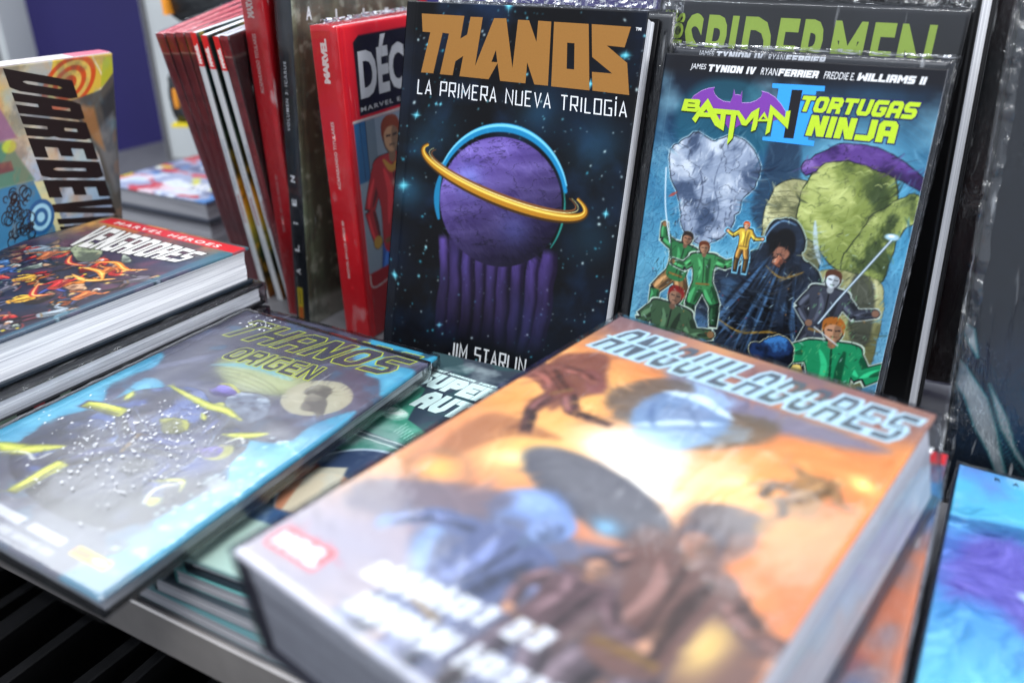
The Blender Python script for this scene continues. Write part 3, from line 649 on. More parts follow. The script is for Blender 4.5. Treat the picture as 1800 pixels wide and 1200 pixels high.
# ------------------------------------------------------------------ table and the rack under it
tb = root('display_table', (np.array([0., 0, 0]), np.eye(3)), (-30, 60, -80)); ob = (-30, 60, -80)
tag(tb, 'grey display table with a metal front edge under the stacked books', 'table')
box('table_top', (-125, 20.55, -2.4), (60, 130, 0), M_TABLE, tb, ob, .1)
box('front_edge', (-125, 20.2, -2.9), (60, 20.53, .12), M_METAL, tb, ob, .1)
for (x_, y_) in ((-118, 28), (52, 28), (-118, 120), (52, 120)): box('leg', (x_ - 2, y_ - 2, -80), (x_ + 2, y_ + 2, -2.42), M_METAL, tb, ob, .2)
rk = root('magazine_rack', (np.array([0., 0, 0]), np.eye(3)), (-62, 20, -80)); orr = (-62, 20, -80)
tag(rk, 'black slatted magazine rack below the table edge at lower left', 'rack')
for i in range(16):
    rr = np.random.RandomState(i + 40); x_ = -104 + i * 4.6 + rr.rand() * 1.6; zt = -19 - 1.6 * rr.rand()
    V, F = boxVF(x_, -8, zt - 14, x_ + .7 + 1.3 * rr.rand(), 44, zt, .12); V = [(a + .35 * (c + 20) + (rr.rand() * 0 + .03 * (i % 3 - 1)) * b, b, c) for a, b, c in V]; mesh('slat', V, F, M_BLACK, rk, None, orr)
box('rack_rail', (-108, -9.6, -36), (-24, -8.2, -17.5), M_METAL, rk, orr, .15)
box('rack_shelf', (-108, -8, -38), (-24, 46, -36.2), M_BLACK, rk, orr, .15)

# ================================================================== PRINTS AND BOOKS
# --- black hardcover with gold title, the middle of the display
def art_gold():
    c = Cv(18.4, 28.8, .06, (10, 10, 13))
    c.noise((14, 26, 48), .16, 5, .46, .78, .85); c.noise((30, 56, 92), .33, 11, .58, .84, .5, 6)
    for (x, y, r, a) in ((1.2, 13.5, 1.6, .5), (2.2, 10, 1.3, .25), (15.8, 9, 2.4, .35), (16.5, 15, 2.2, .25), (11.5, 6.9, 2, .35), (3.5, 8.7, 2.2, .22)): c.glow(x, y, r, (52, 112, 150), a)
    c.mix(np.clip((c.v - 20) / 6, 0, 1) * .75, (11, 11, 14)); c.mix(np.clip(1 - c.u / .9, 0, 1) * .25, (54, 56, 62))
    r = np.random.RandomState(3)
    for i in range(520):
        x, y = r.rand() * 18.4, r.rand() * 28.8; q = r.rand() ** 3
        c.glow(x, y, .05 + .07 * q, [(120, 200, 215), (210, 235, 235), (60, 150, 170)][i % 3], .45 + .5 * q)
    for (x, y, s) in ((8.1, .25, .3), (1.9, 2.8, .14), (17.1, 2.9, .32), (1.5, 7.8, .24), (15.1, 5.1, .22), (3.1, 7, .1), (3.5, 7, .1), (.9, 13.1, .35), (.6, 20.6, .22), (5, 23.4, .18), (17.2, 13, .2), (16.4, 22.7, .14)):
        c.glow(x, y, s, (90, 205, 225), .9); c.line([(x - s * 1.7, y), (x + s * 1.7, y)], .05, (140, 220, 235), .05, .7, 1); c.line([(x, y - s * 1.7), (x, y + s * 1.7)], .05, (140, 220, 235), .05, .7, 1)
    # a violet gas giant over a curtain of violet pillars, ringed in gold and blue
    sl = (slice(None), slice(None)); u, v = c.u, c.v
    for i, x in enumerate(np.linspace(4.6, 13.8, 9)):
        top = 15.2 + 1.4 * abs(x - 9.2) / 4.6 + .5 * math.sin(i * 2.1); wd = .62 + .1 * math.sin(i * 1.7)
        dx = (u - x - (v - 15) * .03 * (9.2 - x) / 2) / wd; m = np.clip((1 - dx ** 2) * 3, 0, 1) * np.clip((v - top) / .5, 0, 1) * np.clip((24.6 - v) / 8.5, 0, 1) ** .8
        lit = np.clip(1 - (dx + .35) ** 2 * 1.3, 0, 1)[..., None]; n = fbm(u * 1.5, v * .4, 30 + i, 1, 4)[..., None]
        C = np.array((30, 20, 48.)) * (1 - lit) + np.array((78, 60, 128.)) * lit; C = C * (.55 + .8 * n); c.mix(m, C)
    c.warp(.6, .22, 81)
    cx, cy, R = 9.1, 13.6, 4.7; k = np.hypot((u - cx) / 1.06, v - cy) / R; hx = (u - cx) / R; hy = (v - cy) / R
    b = fbm(u * .35 + fbm(u, v, 70, .5, 3) * 1.6, v * 1.15 + (u - cx) * .25, 44, 1, 5); lam = np.clip(.62 - hx * .35 - hy * .55, .0, 1.1)
    P = (np.array((62, 44, 110.)) * (1 - b[..., None]) + np.array((150, 132, 220.)) * b[..., None]) * (.25 + .95 * lam[..., None])
    ln = np.clip(1 - np.abs(fbm(u * .5, v * 1.6 + (u - cx) * .3, 55, .9, 4) - .5) / .02, 0, 1) * .6; P = P * (1 - ln[..., None] * .7) * .78
    c.mix(np.clip((1 - k) * R / .08 + .5, 0, 1), P)
    c.glow(6.4, 12.2, 1.2, (110, 150, 230), .35); c.glow(10.6, 15.3, 1.5, (100, 110, 200), .3)
    c.brush(700, .5, .10, 9, 8, 9.4, 17.8, 4.9, 13.2, .4, .1)
    # limb light: blue arc above, thinner green one at the right
    for (a0, a1, off, wd, cc) in ((200, 345, 5.2, .62, (28, 128, 180)), (205, 340, 5.35, .2, (120, 205, 235)), (345, 395, 5.1, .16, (40, 130, 120)), (160, 196, 5.15, .5, (30, 120, 165))):
        c.line([(cx + off * math.cos(rad(a)) * 1.02, cy + off * math.sin(rad(a)) * 1.03) for a in range(a0, a1 + 1, 9)], wd, cc, .1, .95, .55)
    # gold ring, tilted, passing before the planet
    for (rx, ry, wd, cc) in ((7.0, 1.6, .95, (60, 40, 18)), (6.95, 1.55, .66, (176, 120, 32)), (6.9, 1.45, .16, (236, 210, 96)), (6.2, 1.12, .2, (120, 74, 40)), (6.4, 1.25, .08, (240, 226, 150))):
        pts = [(cx + rx * math.cos(rad(a)) * .97 - ry * math.sin(rad(a)) * -.25, 11.9 + ry * math.sin(rad(a)) + rx * math.cos(rad(a)) * .19) for a in range(-22, 204, 8)]
        c.line(pts, wd, cc, .07, 1, .8)
    for (pts, wd) in () and (([(3.2, 12.6), (3.0, 10.6), (3.9, 8.3)], .5), ([(15.6, 13.9), (15.9, 12), (15.2, 10.0)], .42)):
        c.line(pts, wd, (80, 56, 22), .08, 1, .9); c.line(pts, wd * .55, (190, 158, 50), .08, 1, .9); c.line(pts, wd * .18, (240, 236, 160), .06, 1, .9)
    return c
TR = {
'than':[(1.31,0.84),(4.87,0.85),(4.71,2.4),(5.23,2.1),(5.38,0.89),(6.36,0.88),(6.1,4.21),(7.27,0.9),(8.22,0.87),(9.09,4.15),(9.14,0.92),(9.99,0.92),(10.72,2.3),(10.68,0.91),(11.66,0.93),(11.95,5.12),(10.91,5.11),(10.18,3.68),(10.22,5.09),(8.22,5.07),(7.88,3.89),(7.29,5.03),(4.89,4.99),(5.06,3.58),(4.45,3.98),(4.32,4.97),(3.25,4.96),(3.73,2.11),(3.19,2.08),(2.68,4.94),(1.63,4.94),(2.16,2.1),(1.5,2.09)],
'than_h':[(7.65,3.01),(7.39,3.83),(7.86,3.83)],
'o':[(11.87,0.93),(14.4,0.95),(15.04,5.19),(12.2,5.14)],'o_h':[(13.01,2.22),(13.55,2.23),(13.75,3.92),(13.2,3.91)],
's':[(14.62,0.95),(17.38,0.99),(17.13,2.29),(15.87,2.24),(17.45,3.25),(17.89,5.27),(15.27,5.19),(15.06,3.98),(16.51,3.99),(14.94,3.03)],
'b0':[(1.75,2.82),(2.73,2.78),(2.83,2.88),(2.81,3.2),(2.9,3.32),(2.68,3.59),(1.63,3.58)],
'b0h1':[(2.04,3.02),(2.5,3.02),(2.48,3.09),(2.02,3.09)],'b0h2':[(2.03,3.31),(2.55,3.3),(2.52,3.38),(2.02,3.39)],
'b1':[(3.31,2.67),(3.57,3.04),(2.91,3.87),(2.72,4.28),(2.45,4.05),(2.71,3.59)],
'b2':[(3.31,2.67),(3.79,3.31),(4.33,3.99),(4.67,4.63),(4.04,4.33),(3.81,4.03),(3.25,3.26)],
'b3':[(2.76,3.59),(3.68,3.56),(3.88,3.83),(2.89,3.87)],'b4':[(3.71,3.27),(5.46,3.27),(5.51,3.56),(3.84,3.6)],
'b5':[(4.31,3.56),(4.65,3.55),(4.67,4.63),(4.39,4.47)],'b6':[(4.99,3.55),(5.33,3.54),(5.34,5.01),(5.04,5.47)],
'b7':[(5.24,3.29),(5.49,3.29),(6.0,3.84),(6.27,3.3),(6.73,2.98),(6.77,4.06),(6.71,4.37),(6.44,4.51),(6.47,3.61),(6.08,4.17),(5.79,4.15)],
'b8':[(7.08,3.21),(7.48,3.77),(6.73,3.83)],'b8h':[(7.06,3.49),(7.25,3.66),(6.94,3.69)],
'b9':[(7.38,2.74),(8.41,3.47),(8.41,3.05),(8.68,3.01),(8.7,4.14),(7.65,3.32),(7.63,4.41),(7.38,4.62),(7.38,3.81)],
'bw':[(2.14,2.91),(2.34,2.58),(2.8,2.23),(3.23,2.05),(3.64,1.96),(3.59,2.17),(3.72,2.4),(3.98,2.62),(4.36,2.78),(4.81,2.8),(4.89,2.51),(4.91,1.99),(5.04,2.33),(5.2,2.3),(5.39,2.34),(5.45,2.04),(5.55,2.79),(6.08,2.74),(6.44,2.58),(6.69,2.35),(6.75,2.13),(6.67,1.98),(7.12,2.06),(7.59,2.3),(8.03,2.69),(8.36,3.08),(8.38,3.45),(7.52,3.8),(5.64,4.16),(5.4,4.37),(4.96,4.44),(4.62,4.06),(3.56,3.76),(2.5,3.56)],
'ii':[(7.27,1.45),(10.44,1.4),(10.47,1.7),(9.99,1.73),(10.03,4.67),(10.44,4.7),(10.44,5.01),(7.25,4.97),(7.23,4.75),(7.74,4.7),(7.7,1.74),(7.29,1.72)],
'ii_h':[(8.52,1.75),(9.17,1.73),(9.15,4.68),(8.53,4.7)]}
GOLD = (146, 102, 50); WHITE = (222, 224, 228)
PA = (np.array([-37.492, 53.996, 28.479]), np.array([[0.9992, -0.0017, 0.039], [0.0384, 0.2276, -0.973], [-0.0073, 0.9737, 0.2275]]))
let_a = [('title_lettering', join(shape([TR['than'], TR['than_h']]), shape([TR['o'], TR['o_h']]), shape([TR['s']])), GOLD),
 ('subtitle_lettering', strokes('LA PRIMERA NUEVA TRILOG\u00cdA', [(1.42, 5.42), (17.85, 5.72), (17.95, 6.75), (1.42, 6.5)], .085, .55, (.0, .0)), WHITE),
 ('trademark_lettering', font('TM', rect(17.72, 1.0, 18.1, 1.2), .02), WHITE),
 ('author_lettering', strokes('JIM STARLIN', [(6.1, 24.75), (12.75, 24.75), (12.75, 26.0), (6.1, 26.0)], .1, .55, (0, 0)), (200, 203, 206)),
 ('rule', shape([[(0.6, 26.32), (17.6, 26.32), (17.6, 26.36), (.6, 26.36)]]), (120, 122, 126)),
 ('artist_lettering', strokes('RON LIM  ANDY SMITH', rect(4.6, 26.85, 13.8, 27.5), .12, .5, (0, 0)), (130, 134, 138))]
gold_art = art_gold()
book('comic_book', 'black hardcover with large gold title and violet ringed planet, centre of the display', 18.4, 28.8, 3.0, PA, gold_art, colr=(10, 10, 13), letters=let_a, mat=M_DARK)
o2 = PA[0] - PA[1][:, 2] * 3.3 + PA[1][:, 1] * .55 + PA[1][:, 0] * .9
book('comic_book', 'second black hardcover standing close behind the gold-titled one, wrapped in film', 18.4, 28.8, 2.6, (o2, PA[1]), Cv(18.4, 28.8, .4, (16, 17, 22)), colr=(12, 12, 15), wrap=M_FILM_CRINKLE, seam_top=True, seam_h=.9)

# --- blue softcover with green and purple title
def art_blue(full=True):
    c = Cv(17, 26, .06, (20, 30, 50))
    c.vgrad([(0, (14, 15, 22)), (1.5, (15, 22, 36)), (4.5, (18, 50, 80)), (8, (40, 106, 146)), (14, (92, 160, 190)), (26, (110, 170, 190))])
    c.noise((28, 62, 100), .22, 2, .4, .7, .6); c.noise((150, 205, 225), .3, 8, .55, .8, .6)
    n = fbm(c.u, c.v, 15, .55, 4)
    for k in range(5): c.mix(np.clip(1 - np.abs(n - .32 - .08 * k) / .006, 0, 1) * .55 * np.clip((c.v - 3) / 3, 0, 1), (24, 62, 96))
    n = fbm(c.u, c.v, 25, 1.3, 3); c.mix(np.clip(1 - np.abs(n - .5) / .012, 0, 1) * .5 * np.clip((c.v - 4) / 3, 0, 1), (28, 72, 108))
    c.ell(4.6, 4.2, 3.3, 3.0, (30, 96, 116), .6, .6); c.ell(5.2, 3.4, 1.1, .5, (70, 150, 165), .4, .6, 20)
    c.glow(13.5, 6.5, 4.2, (120, 205, 235), .75); c.glow(12.5, 6.2, 2.4, (170, 232, 246), .5)
    for k in range(9): c.ell(13.3, 8.6, 3.6 + k * .32, 3.9 + k * .34, (60, 140, 180), .06, .25, 0, .02)
    NV = (18, 24, 38)
    c.poly([(7.9, 4.9), (9.6, 5.0), (9.9, 8.5), (8.6, 10.8), (7.3, 9.5), (7.6, 7)], (28, 44, 66), .3, .8, True)
    for k in range(160):
        r = np.random.RandomState(k + 700); x, y = r.rand() * 16, 5.5 + r.rand() * 16; q = .3 + r.rand() * .6; t0 = r.rand() * 6
        c.line([(x + q * math.cos(t0 + t), y + q * math.sin(t0 + t)) for t in np.linspace(0, 2.6, 6)], .05, (36, 84, 118), .05, .7, .5)
    # pale standing stone, cracked
    c.ink([(1.9, 5.6), (2.9, 4.9), (4.2, 5.3), (5.5, 4.9), (6.7, 5.5), (7.4, 6.6), (7.3, 7.8), (6.6, 8.9), (6.4, 9.8), (6.0, 11.2), (4.6, 12.2), (3.0, 11.4), (2.3, 9.2), (1.6, 8.0), (1.3, 6.2)], (138, 152, 176), (60, 76, 104), (196, 206, 220), 31, (170, 200, 215), .06, NV, (-.2, -.1), .7, .6, lf=.9)
    c.line([(3.4, 7.0), (3.9, 8.6), (3.6, 10.4)], .1, (56, 66, 90), .08, .9, .8); c.line([(4.9, 6.2), (4.6, 8), (5.2, 9.8), (4.8, 11.4)], .08, (70, 84, 108), .08, .9, .8)
    for k in range(90):
        r = np.random.RandomState(k + 3300); x, y = 1.9 + r.rand() * 5, 5.4 + r.rand() * 6; a = 1.2 + r.rand() * .8; q = .2 + r.rand() * .5
        c.line([(x, y), (x + q * math.cos(a), y + q * math.sin(a))], .05 + .05 * r.rand(), [(80, 94, 122), (214, 222, 232), (52, 64, 90)][k % 3], .07, .6, .8, False)
    c.line([(1.6, 9.3), (2.2, 8.9)], .2, (176, 60, 44), .1, .8, 1)
    # ribbed tan trunk and olive hill with a violet banner blowing over it
    c.ink([(8.6, 7.8), (10.6, 7.2), (11.8, 9.5), (12.0, 13.4), (9.2, 13.6), (8.2, 10.6)], (150, 150, 108), (84, 88, 62), (196, 196, 150), 41, None, .06, (30, 34, 30), (-.6, -.2), 1, .2)
    for k in range(16): y = 7.9 + k * .34; c.line([(8.5 - .02 * k, y + .22), (9.8, y), (11.3 + .04 * k, y + .3)], .06, (74, 76, 52), .06, .75)
    c.ink([(10.2, 8.6), (10.6, 6.9), (11.6, 5.5), (13.3, 4.9), (15.0, 5.7), (15.9, 7.6), (15.7, 9.6), (15.2, 11.3), (14.6, 12.8), (12.9, 12.2), (11.6, 11.0), (10.5, 10.2)], (118, 132, 66), (52, 66, 36), (172, 182, 110), 43, None, .07, (20, 28, 20), (-.5, -.35), .55, .35, lf=1.1)
    c.ink([(13.4, 12.2), (14.2, 9.6), (15.4, 8.0), (16.9, 7.2), (17.2, 8.6), (16.4, 9.8), (16.0, 12.6), (14.8, 13.4)], (126, 140, 74), (56, 70, 38), (176, 186, 116), 45, None, .06, (20, 28, 20))
    for k in range(26):
        r = np.random.RandomState(k + 50); x, y = 10.6 + r.rand() * 4.6, 6 + r.rand() * 5.6; c.line([(x, y), (x + .25, y - .12), (x + .5, y + .05)], .07, [(66, 84, 40), (190, 198, 130)][k % 2], .06, .7, 1)
    c.ink([(10.0, 6.2), (11.6, 4.9), (13.6, 4.7), (15.4, 5.2), (17.2, 6.4), (17.2, 7.0), (15.2, 6.3), (13.0, 5.7), (11.4, 6.0), (10.4, 6.8)], (84, 56, 128), (44, 28, 74), (128, 100, 172), 44, None, .06, (22, 14, 36), (-.2, -.8), .8, .7, lf=1.6)
    c.ink([(11.9, 13), (14.6, 12.5), (16.2, 13.2), (16.4, 17), (15.9, 20), (12.4, 18.5)], (150, 150, 104), (92, 92, 60), (186, 186, 140), 46, None, .03, (50, 54, 40), (-.2, -.4), .6, .3)
    c.poly([(14.3, 12.6), (15.6, 13.0), (16.0, 16.5), (15.0, 16.8), (14.4, 15)], (44, 48, 46), .2, .8, True)
    for k in range(5): c.line([(9.2 + k * .35, 12 - .2 * k), (9.9 + k * .3, 13.3), (9.7 + k * .4, 15)], .08, (120, 66, 34), .06, .7)
    c.line([(11.4, 9.6), (11.7, 11.0), (12.2, 12.2)], .3, (170, 192, 206), .1, .9, .7)
    c.brush(1600, .5, .12, 21, 16, 4.5, 20, 0, 17, .5)
    # dark blue crag in the centre, wet light on its ledges
    c.ink([(8.2, 11.9), (8.6, 10.5), (9.4, 9.7), (10.4, 9.9), (11.0, 10.9), (11.0, 12.0), (12.2, 12.8), (12.9, 15.0), (12.9, 18.4), (12.6, 21.8), (5.0, 21.8), (3.9, 19.2), (4.2, 16.8), (5.4, 14.2), (6.8, 12.7)], (28, 38, 54), (9, 12, 18), (60, 92, 126), 51, (150, 170, 165), .08, (8, 10, 14), (-.3, -.4), .45, .3, lf=.6)
    for k in range(34):     # cloak folds
        r = np.random.RandomState(k + 200); t = r.rand(); x0 = 8.6 + 2.4 * t; x1 = 4.6 + 8.0 * t + r.randn() * .2; y0 = 12.2 + r.rand() * 2
        c.line([(x0, y0), (x0 * .6 + x1 * .4 + .2 * r.randn(), y0 + 2.6), (x1, 18 + 2.5 * r.rand())], .07 + .14 * r.rand(), [(66, 102, 142), (7, 9, 14), (42, 62, 88), (8, 10, 16)][k % 4], .1, .75, .8)
    c.poly([(8.9, 11.7), (9.1, 10.8), (9.7, 10.3), (10.3, 10.6), (10.5, 11.5), (10.2, 12.3), (9.5, 12.6)], (9, 10, 14), .12, 1, True); c.poly([(9.2, 11.9), (9.6, 11.5), (10.2, 11.8), (10.0, 12.3), (9.5, 12.4)], (150, 100, 80), .12, .9, True); c.line([(9.4, 12.0), (9.9, 12.05)], .05, (60, 36, 32), .05)
    c.line([(8.3, 11.9), (8.7, 10.6), (9.4, 9.85), (10.3, 10.0)], .12, (110, 150, 188), .1, .9, .8); c.line([(8.9, 12.9), (10.0, 13.5), (11.3, 12.9)], .14, (132, 104, 52), .08, .9, .5)
    c.line([(5.0, 18.2), (6.2, 17.2), (7.4, 17.8)], .3, (70, 96, 128), .15, .8, .8)
    c.line([(6.3, 17.0), (8, 17.6), (10.2, 17.2), (11.6, 17.8)], .16, (150, 116, 46), .06, .8, .6)
    c.ink(blob(9.6, 12.4, .42, .35, 8, 4), (170, 104, 78), (96, 56, 44), (214, 150, 118), 52, None, .04)
    c.brush(700, .4, .10, 22, 20, 11.5, 21, 4.2, 12.6, .6)
    # green shrubs, brown stems and red ribbons round the crag
    GRN, GRN2, TAN = (40, 104, 60), (24, 126, 82), (132, 98, 62); HL = (186, 206, 190)
    c.person(2.9, 14.6, 6.6, (-110, -165, 50, 20, -30, 10, 30, -10), GRN, TAN, (150, 108, 84), (34, 26, 24), 10, HL, seed=1, glove=TAN, boot=GRN, bulk=1.7)
    c.person(4.9, 14.9, 6.2, (-50, -110, 70, 110, -20, 0, 25, 0), (52, 120, 70), GRN, (160, 118, 92), (90, 44, 24), -6, HL, seed=2, glove=TAN, bulk=1.7)
    c.person(2.6, 19.9, 9.6, (-40, 20, 40, 110, -20, 0, 25, 0), (52, 78, 54), (70, 62, 44), (140, 104, 84), (120, 28, 26), 8, HL, seed=3, glove=(120, 90, 60), bulk=1.9)
    c.person(12.9, 16.6, 8.6, (-30, 40, 50, 110, -15, 5, 20, 0), (50, 54, 66), (36, 38, 46), (196, 206, 216), (74, 44, 30), 4, (176, 190, 186), seed=7, glove=(120, 90, 74), bulk=1.5)
    c.person(14.2, 21.0, 11.5, (-70, -10, 30, 120, -30, 5, 30, 0), GRN2, (120, 88, 56), (176, 130, 100), (150, 88, 34), -5, HL, seed=4, glove=GRN2, boot=GRN, bulk=1.9)
    for k in range(120):
        r = np.random.RandomState(k + 5200); x, y = [(1.2 + r.rand() * 4.6, 12.5 + r.rand() * 7), (12.2 + r.rand() * 3.8, 13 + r.rand() * 7)][k % 2]; q = .15 + r.rand() * .3; a = 1.2 + r.rand()
        c.line([(x, y), (x + q * math.cos(a), y + q * math.sin(a))], .05, [(8, 26, 18), (120, 186, 130)][k % 2], .06, .55, .6, False)
    for k in range(34):
        r = np.random.RandomState(k + 900); x, y = 1 + r.rand() * 15, 13 + r.rand() * 8; c.glow(x, y, .06, [(196, 44, 36), (214, 136, 44)][k % 2], .5)
    c.brush(500, .18, .05, 23, 22, 10.5, 20.5, 1, 16.5, .6)
    for k in range(260):       # pen strokes
        r = np.random.RandomState(k + 1500); x, y = 1 + r.rand() * 15, 9.5 + r.rand() * 12; a = r.rand() * 3.1; q = .1 + r.rand() * .25
        c.line([(x, y), (x + q * math.cos(a), y + q * math.sin(a))], .04 + .03 * r.rand(), [(10, 14, 22), (170, 196, 196), (14, 30, 30)][k % 3], .06, .65, .6, False)
    c.person(7.2, 11.9, 3.5, (-50, -120, 40, 100, -10, 0, 12, 0), (206, 168, 60), (150, 110, 50), (220, 170, 140), (196, 82, 34), 0, (120, 190, 220), seed=6)
    c.ink(blob(10.3, 18.6, 1.3, 1.2, 13, 79, .2), (24, 44, 84), (8, 12, 24), (54, 112, 176), 80, (190, 196, 170), .05, lf=2.4); c.ink(blob(12.0, 20.0, .7, 1.1, 9, 81), (176, 142, 60), (96, 70, 30), (220, 196, 110), 82, None, .05)
    c.line([(16.0, 10.1), (13.6, 14.4), (12.8, 16.0)], .16, (70, 92, 112), .06, 1, 0, False); c.line([(16.0, 10.1), (13.6, 14.4), (12.8, 16.0)], .07, (206, 222, 230), .06, 1, 0, False); c.ell(16.0, 9.9, .42, .2, (150, 186, 206), .08); c.ell(15.95, 9.85, .2, .08, (230, 240, 244), .06)
    c.line([(1.15, 7.4), (1.5, 10), (2.2, 12.4)], .09, (200, 220, 232), .06, .95); c.line([(2.15, 11.8), (2.6, 14.0)], .09, (40, 60, 50), .06, .9)
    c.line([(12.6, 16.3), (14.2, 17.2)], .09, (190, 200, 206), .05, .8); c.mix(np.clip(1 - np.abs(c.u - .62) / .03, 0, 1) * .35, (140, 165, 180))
    c.mix(np.clip((1.6 - c.v) / .8, 0, 1) * .9, (19, 19, 25))
    return c
PB = (np.array([-17.976, 55.58, 25.772]), np.array([[0.9998, -0.0035, -0.0177], [-0.0166, 0.2104, -0.9775], [0.0071, 0.9776, 0.2103]]))
LIME = (178, 208, 46)
def bat_letters(dz):
    ss = [lift(shape([TR['b0'], TR['b0h1'], TR['b0h2']]), dz)]
    for i, k in enumerate(('b1', 'b2', 'b3', 'b4', 'b5', 'b6', 'b7', 'b9')): ss.append(lift(shape([TR[k]]), dz + .0014 * (i + 1)))
    ss.append(lift(shape([TR['b8'], TR['b8h']]), dz + .014)); return join(*ss)
def sft(s, du, dv): return (s[0] + np.array([du, dv]), s[1], s[2])
def au(v): return [('author_lettering', font('JAMES', rect(1.82, v, 2.83, v + .44, .05), .0), WHITE), ('author_lettering', block('TYNION IV', rect(2.98, v, 6.05, v + .44, .07), .0, .36, .26, .12), WHITE),
   ('author_lettering', font('RYAN', rect(6.42, v, 7.42, v + .43, .05), .0), WHITE), ('author_lettering', block('FERRIER', rect(7.5, v, 9.9, v + .43, .07), .0, .36, .26, .12), WHITE),
   ('author_lettering', font('FREDDIE E.', rect(10.27, v, 12.03, v + .42, .05), .0), WHITE), ('author_lettering', block('WILLIAMS II', rect(12.2, v - .04, 15.95, v + .4, .07), .0, .36, .26, .12), WHITE)]
QT = [(9.3, 2.05), (15.98, 1.95), (15.8, 2.93), (9.12, 3.0)]; QN = [(10.0, 3.16), (15.05, 3.12), (15.0, 4.4), (9.82, 4.42)]
let_b = au(.55) + [
 ('numeral', lift(shape([TR['ii'], TR['ii_h']]), 0), (52, 152, 232)), ('numeral_gap', shape([TR['ii_h']]), (24, 22, 28)),
 ('winged_emblem', lift(sft(shape([TR['bw']]), 0, -.03), .004), (196, 160, 226)), ('winged_emblem', lift(shape([TR['bw']]), .010), (118, 58, 158)),
 ('title_shadow', sft(bat_letters(.016), .05, .07), (36, 48, 26)), ('title_lettering', bat_letters(.034), LIME),
 ('title_shadow', lift(block('TORTUGAS', QT, .07), .012), (36, 30, 92)),
 ('title_shadow', lift(block('NINJA', QN, .07, .36), .012), (36, 30, 92)),
 ('title_lettering', lift(block('TORTUGAS', QT), .024), LIME),
 ('title_lettering', lift(block('NINJA', QN, 0, .36), .024), LIME)]
blue_art = art_blue()
book('comic_book', 'blue softcover with lime green and purple title, front of the right display pile', 17, 26, .9, PB, blue_art, hard=False, colr=(20, 34, 56), letters=let_b, mat=mat_print('blue_cover_print', .34, .28))
o3 = PB[0] - PB[1][:, 2] * 1.15 + PB[1][:, 1] * .62 + PB[1][:, 0] * .05
cvb2 = Cv(17, 26, .4, (20, 22, 32)); book('comic_book', 'wrapped copy just behind the blue softcover, only its crinkled top strip showing', 17.2, 26, .9, (o3, PB[1]), cvb2, hard=False, colr=(16, 20, 30), letters=au(.22)[:4], wrap=M_FILM_CRINKLE, seam_top=True, seam_h=.2)

# --- tall black book with pale green title behind
def art_sp():
    c = Cv(19.4, 30, .25, (22, 23, 26)); c.noise((34, 36, 42), .2, 4, .4, .7, .7); return c
MS = PB[1] @ rotm('z', rad(-.6)); oS = PB[0] - PB[1][:, 2] * 3.3 + PB[1][:, 0] * -2.0 + PB[1][:, 1] * 4.0
GR = (148, 172, 66)
let_s = [('title_lettering', font('SPIDERMEN', rect(2.05, .98, 17.8, 5.3, 0), .03, 1.12), GR),
 ('title_lettering', font('TROS', [(.45, 2.95), (.45, .98), (1.05, .98), (1.05, 2.95)], .03), GR), ('title_lettering', font('IOS', [(1.15, 3.0), (1.15, .98), (1.93, .98), (1.93, 3.0)], .04), GR)]
book('comic_book', 'tall black hardcover with cropped pale green title at the back of the right pile', 19.4, 30, 1.6, (oS, MS), art_sp(), colr=(12, 12, 14), letters=let_s, wrap=M_FILM, seam_top=True, mat=M_SATIN)
# --- thick black book whose white fore-edge shows, then a maroon one behind it
pj_ = stand(1.3, 60.5, 0, -20, -3.0, 0, 36); o_ = pj_[0] - pj_[1][:, 0] * 24; 
book('comic_book', 'thick black hardcover with its white page edge turned right, behind the tall black book', 24, 36, 2.7, (o_, pj_[1]), Cv(24, 36, .4, (12, 12, 14)), colr=(12, 12, 14), inset=.25)
def art_mar():
    c = Cv(24, 38, .2, (34, 20, 20)); c.noise((66, 26, 26), .12, 6, .35, .7, .9, 4, 2.5, .5); c.noise((20, 22, 24), .2, 9, .5, .75, .9); c.vgradx = 0
    c.line([(0, 8.6), (24, 8.6)], .12, (150, 140, 130), .08, .7); c.line([(0, 9.6), (24, 9.6)], .08, (150, 140, 130), .08, .6); return c
ps = stand(-18, 66.5, 0, -3, -4, 4, 38)
book('comic_book', 'dark maroon wrapped hardcover rising behind the white page edge at right', 24, 38, 2.5, ps, art_mar(), colr=(24, 14, 14), wrap=M_FILM_CRINKLE)
